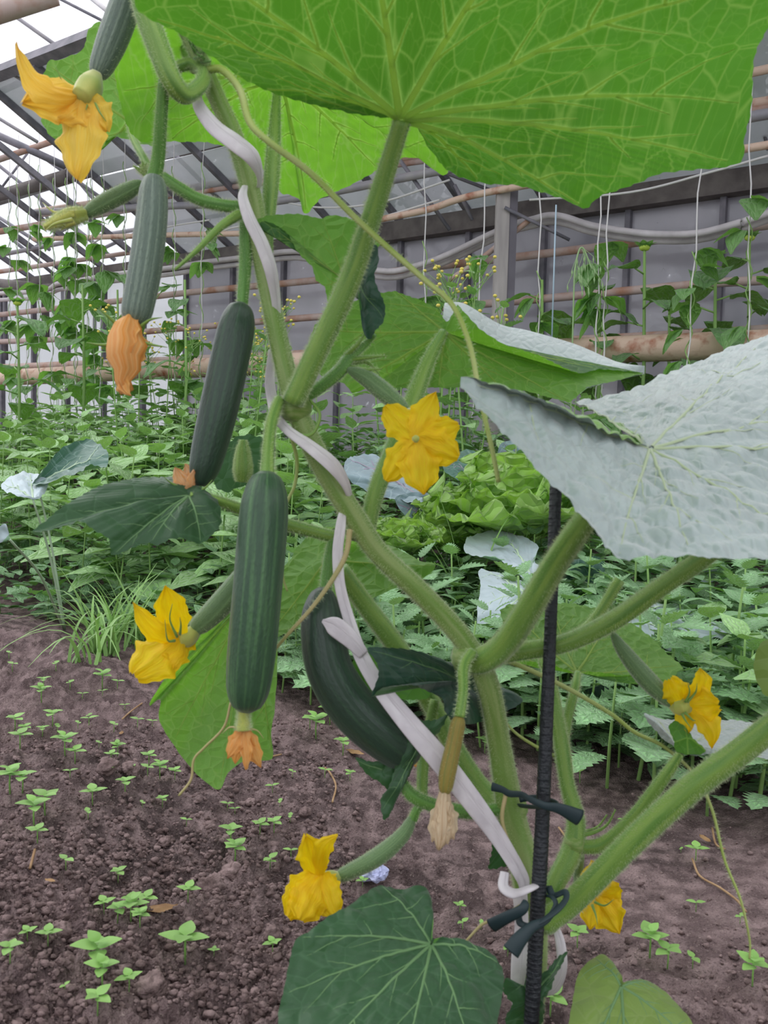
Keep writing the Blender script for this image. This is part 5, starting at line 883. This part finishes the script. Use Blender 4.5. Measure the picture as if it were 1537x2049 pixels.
for i, (x0, y0, x1, y1, d) in enumerate(strs):
    a = P(x0, y0-60, d); b = P(x1, y1, d); zg = gz(b.x, b.y); bb = b+(b-a).normalized()*max(.05, (b.z-zg)); q = [a.lerp(bb, k/12)+RT*.006*math.sin(k*2+i) for k in range(13)]
    left = x0 < 500
    tag(MB().tube(q, .0022 if d > 4.5 else .003, 6).obj('trellis_string', M['string']), 'thin white climbing string, '+(ORD[i]+' from the left edge of the photo' if left else RIGHT[i-14]), 'string', 'climbing strings '+('at the left' if left else 'at the right'))
    nlf = random.randint(4, 7) if left else (0, 5, 6, 7, 8, 9, 7)[i % 7] if not left else 0
    if x0 in (851, 1082): nlf = 3
    if nlf:
        vp = thing('climbing_bean', 'climbing bean with sparse leaves on the string '+(ORD[i]+' from the left edge' if left else RIGHT[i-14]), 'bean plant', Vector((bb.x, bb.y, zg)), 'beans climbing strings '+('at the left' if left else 'at the right'))
        hel = [a.lerp(bb, k/60)+RT*.011*math.cos(k*1.1)+FW*.011*math.sin(k*1.1) for k in range(20 if not left else 8, 61)]
        MB().tube(hel, .0025, 5).obj('stem', M['wstem'], vp)
        for k in range(nlf):
            t = random.uniform(.25, .8); z = a.lerp(bb, t)-vp.location; az = random.random()*6.28; s_ = random.uniform(.08, .14)
            for dz in ((-.8, 0, .8) if left else (0, .9)): kid(vp, 'leaf', random.choice(BL), z+Vector((-math.sin(az)*.03, math.cos(az)*.03, 0)), az+dz, random.uniform(-.9, .2), s_)
tag(MB().tube([P(1113, 410, 3.2), P(1103, 720, 3.2)], .003, 6).obj('thin_cable', mat('cable_blue', '9ab0bc', .5)), 'thin pale blue cable hanging above the silvery folded leaf', 'cable')
# sunflowers behind the thick pipe
M['sunl'] = leafmat('sunflower_leaf', '6a9a58', '72a040', '70b030', '90b47a', cell=5, vw=.05, tf=.3, rnd=.18, bd=.02); M['suntop'] = mat('sunflower_bud', 'b4cc50', .6)
def broad(sd):
    def fn(u, v):
        x = (u-.5)*2; w = .42*(math.sin(math.pi*min(1, v**.62*.97+.02))**.8)+.01
        return Vector((x*w, v, .12*abs(x)*w-.4*v*v+.05*math.sin(v*9+x*3+sd)*abs(x)+.02*math.sin(x*8+v*12)))
    return MB().grid(fn, 8, 10).mesh('sunleaf', M['sunl'])
SL = [broad(1), broad(3), broad(6)]
def sunflower(px, ytop, ybot, d, n, label, size=.17, bud=True):
    t_ = P(px, ytop, d); b_ = P(px, ybot, d); g = Vector((b_.x, b_.y, gz(b_.x, b_.y))); r = thing('sunflower', label, 'sunflower', g); L = t_.z-g.z
    MB().tube([g, g.lerp(t_, .5)+RT*.01, t_], [.009, .008, .006], 8).obj('stem', M['wstem'], r)
    for k in range(n):
        t = .45+.52*k/n; z = g.lerp(t_, t)-g; az = k*2.4+random.uniform(-.3, .3); pl = .05+.05*(1-t)
        kid(r, 'leaf', random.choice(SL), z+Vector((-math.sin(az)*pl, math.cos(az)*pl, .02)), az, random.uniform(-.3, .25), size*random.uniform(.7, 1.15))
        q = [g+z, g+z+Vector((-math.sin(az)*pl, math.cos(az)*pl, .02))]; MB().tube(q, .004, 5).obj('petiole', M['wstem'], r)
    if bud:
        for k in range(7): kid(r, 'bract', BL[0], t_-g, k*.9, .9, .055)
        MB().ball(t_+Vector((0, 0, .01)), .022, (1, 1, .7), 12, 8, .2).obj('bud', M['suntop'], r)
sunflower(1290, 500, 700, 3.75, 7, 'bare stemmed sunflower with a bright bud at the right'); sunflower(1432, 520, 700, 3.6, 10, 'bushy sunflower nearest the right edge', .18); sunflower(1200, 560, 720, 3.9, 10, 'leafy low sunflower left of the bare stemmed one', .17, False); sunflower(1085, 560, 700, 3.95, 7, 'drooping sunflower right of the grey post', .19, False); sunflower(1500, 480, 700, 3.8, 9, 'sunflower half cut by the right edge', .17); sunflower(1340, 600, 700, 4.0, 6, 'short sunflower between the two tall ones', .15, False)
sunflower(35, 610, 780, 4.6, 8, 'sunflower at the left edge against the bright sky', .2); sunflower(165, 570, 760, 4.8, 9, 'sunflower with big leaves behind the left weeds', .2, False); sunflower(235, 580, 760, 5.2, 7, 'sunflower directly left of the frosty cucumber', .2, False); sunflower(370, 560, 760, 4.6, 5, 'sunflower between the two hanging cucumbers', .16, False)
# oat plant
M['oat'] = mat('oat_green', '8fae78', .6)
p = P(1150, 700, 3.3); r = thing('oat_plant', 'nodding oat panicle between the post and the sunflowers', 'oat', (p.x, p.y, gz(p.x, p.y))); t_ = P(1150, 520, 3.3)
q = cr([tuple(Vector(r.location)), tuple(P(1148, 600, 3.3)), tuple(P(1152, 530, 3.3)), tuple(P(1165, 495, 3.3)), tuple(P(1185, 540, 3.3))], 8); MB().tube(q, .003, 6).obj('stem', M['oat'], r)
for k in range(26):
    s_ = q[14+random.randrange(len(q)-15)]; a = Vector(s_); b = a+RT*random.uniform(-.03, .06)-UP*random.uniform(.02, .09); MB().tube([a, b, b-UP*.012, b-UP*.03], [.0008, .001, .004, .0005], 5).obj('spikelet', M['oat'], r)
grass = MB(); blade(grass, P(1140, 720, 3.3)-Vector((0, 0, .2)), 3.0, .5, .02, .3, .3); grass.obj('blade', M['grass'], r)
# trees beyond the glass
M['tree'] = leafmat('tree_leaf', '3a4f34', '42583a', '4a6a30', '445a3c', fine=False, tf=.3, rnd=.1); M['trunk'] = mat('trunk', '4a4038', .9)
def tree(a, c, H, R, label):
    p = wp(a, c, 0); r = thing('tree', label, 'tree', (p.x, p.y, 0)); q = ovleaf(1, .45, .1, .2, 2, 3); V0 = np.array([tuple(v) for v in q.v]); mb = MB()
    for i in range(1800):
        d = Vector(np.random.normal(size=3)); d.normalize(); d *= random.random()**.4; pos = Vector((p.x+d.x*R, p.y+d.y*R, H*.58+d.z*H*.48)); mt_ = Matrix.Rotation(random.random()*6.28, 3, 'Z') @ Matrix.Rotation(random.uniform(-1, 1), 3, 'X')
        A = (np.array(mt_) @ V0.T).T*random.uniform(.15, .3)+np.array(pos); b = len(mb.v); mb.v += [tuple(x) for x in A]; mb.uv += q.uv; mb.f += [tuple(b+k for k in f) for f in q.f]; mb.mi += [0]*len(q.f)
    mb.obj('crown', M['tree'], r)['kind'] = 'stuff'; MB().tube([Vector((p.x, p.y, 0)), Vector((p.x+.1, p.y, H*.5)), Vector((p.x, p.y, H*.9))], [.16, .12, .04], 10).obj('trunk', M['trunk'], r)
for i, (a, c, H, R) in enumerate(((-4.2, 8.5, 4.6, 1.7), (-2.0, 8.2, 5.2, 1.9), (.5, 8.0, 5.6, 2.0), (3, 8.0, 5.5, 2.0), (5.2, 8.2, 5.0, 2.0))):
    tree(a, c, H, R, 'dark leafy tree standing outside the dirty glass, '+('the farthest left', 'second from left', 'behind the grey post', 'behind the sunflowers', 'the farthest right')[i])
print('objects', len(bpy.data.objects))
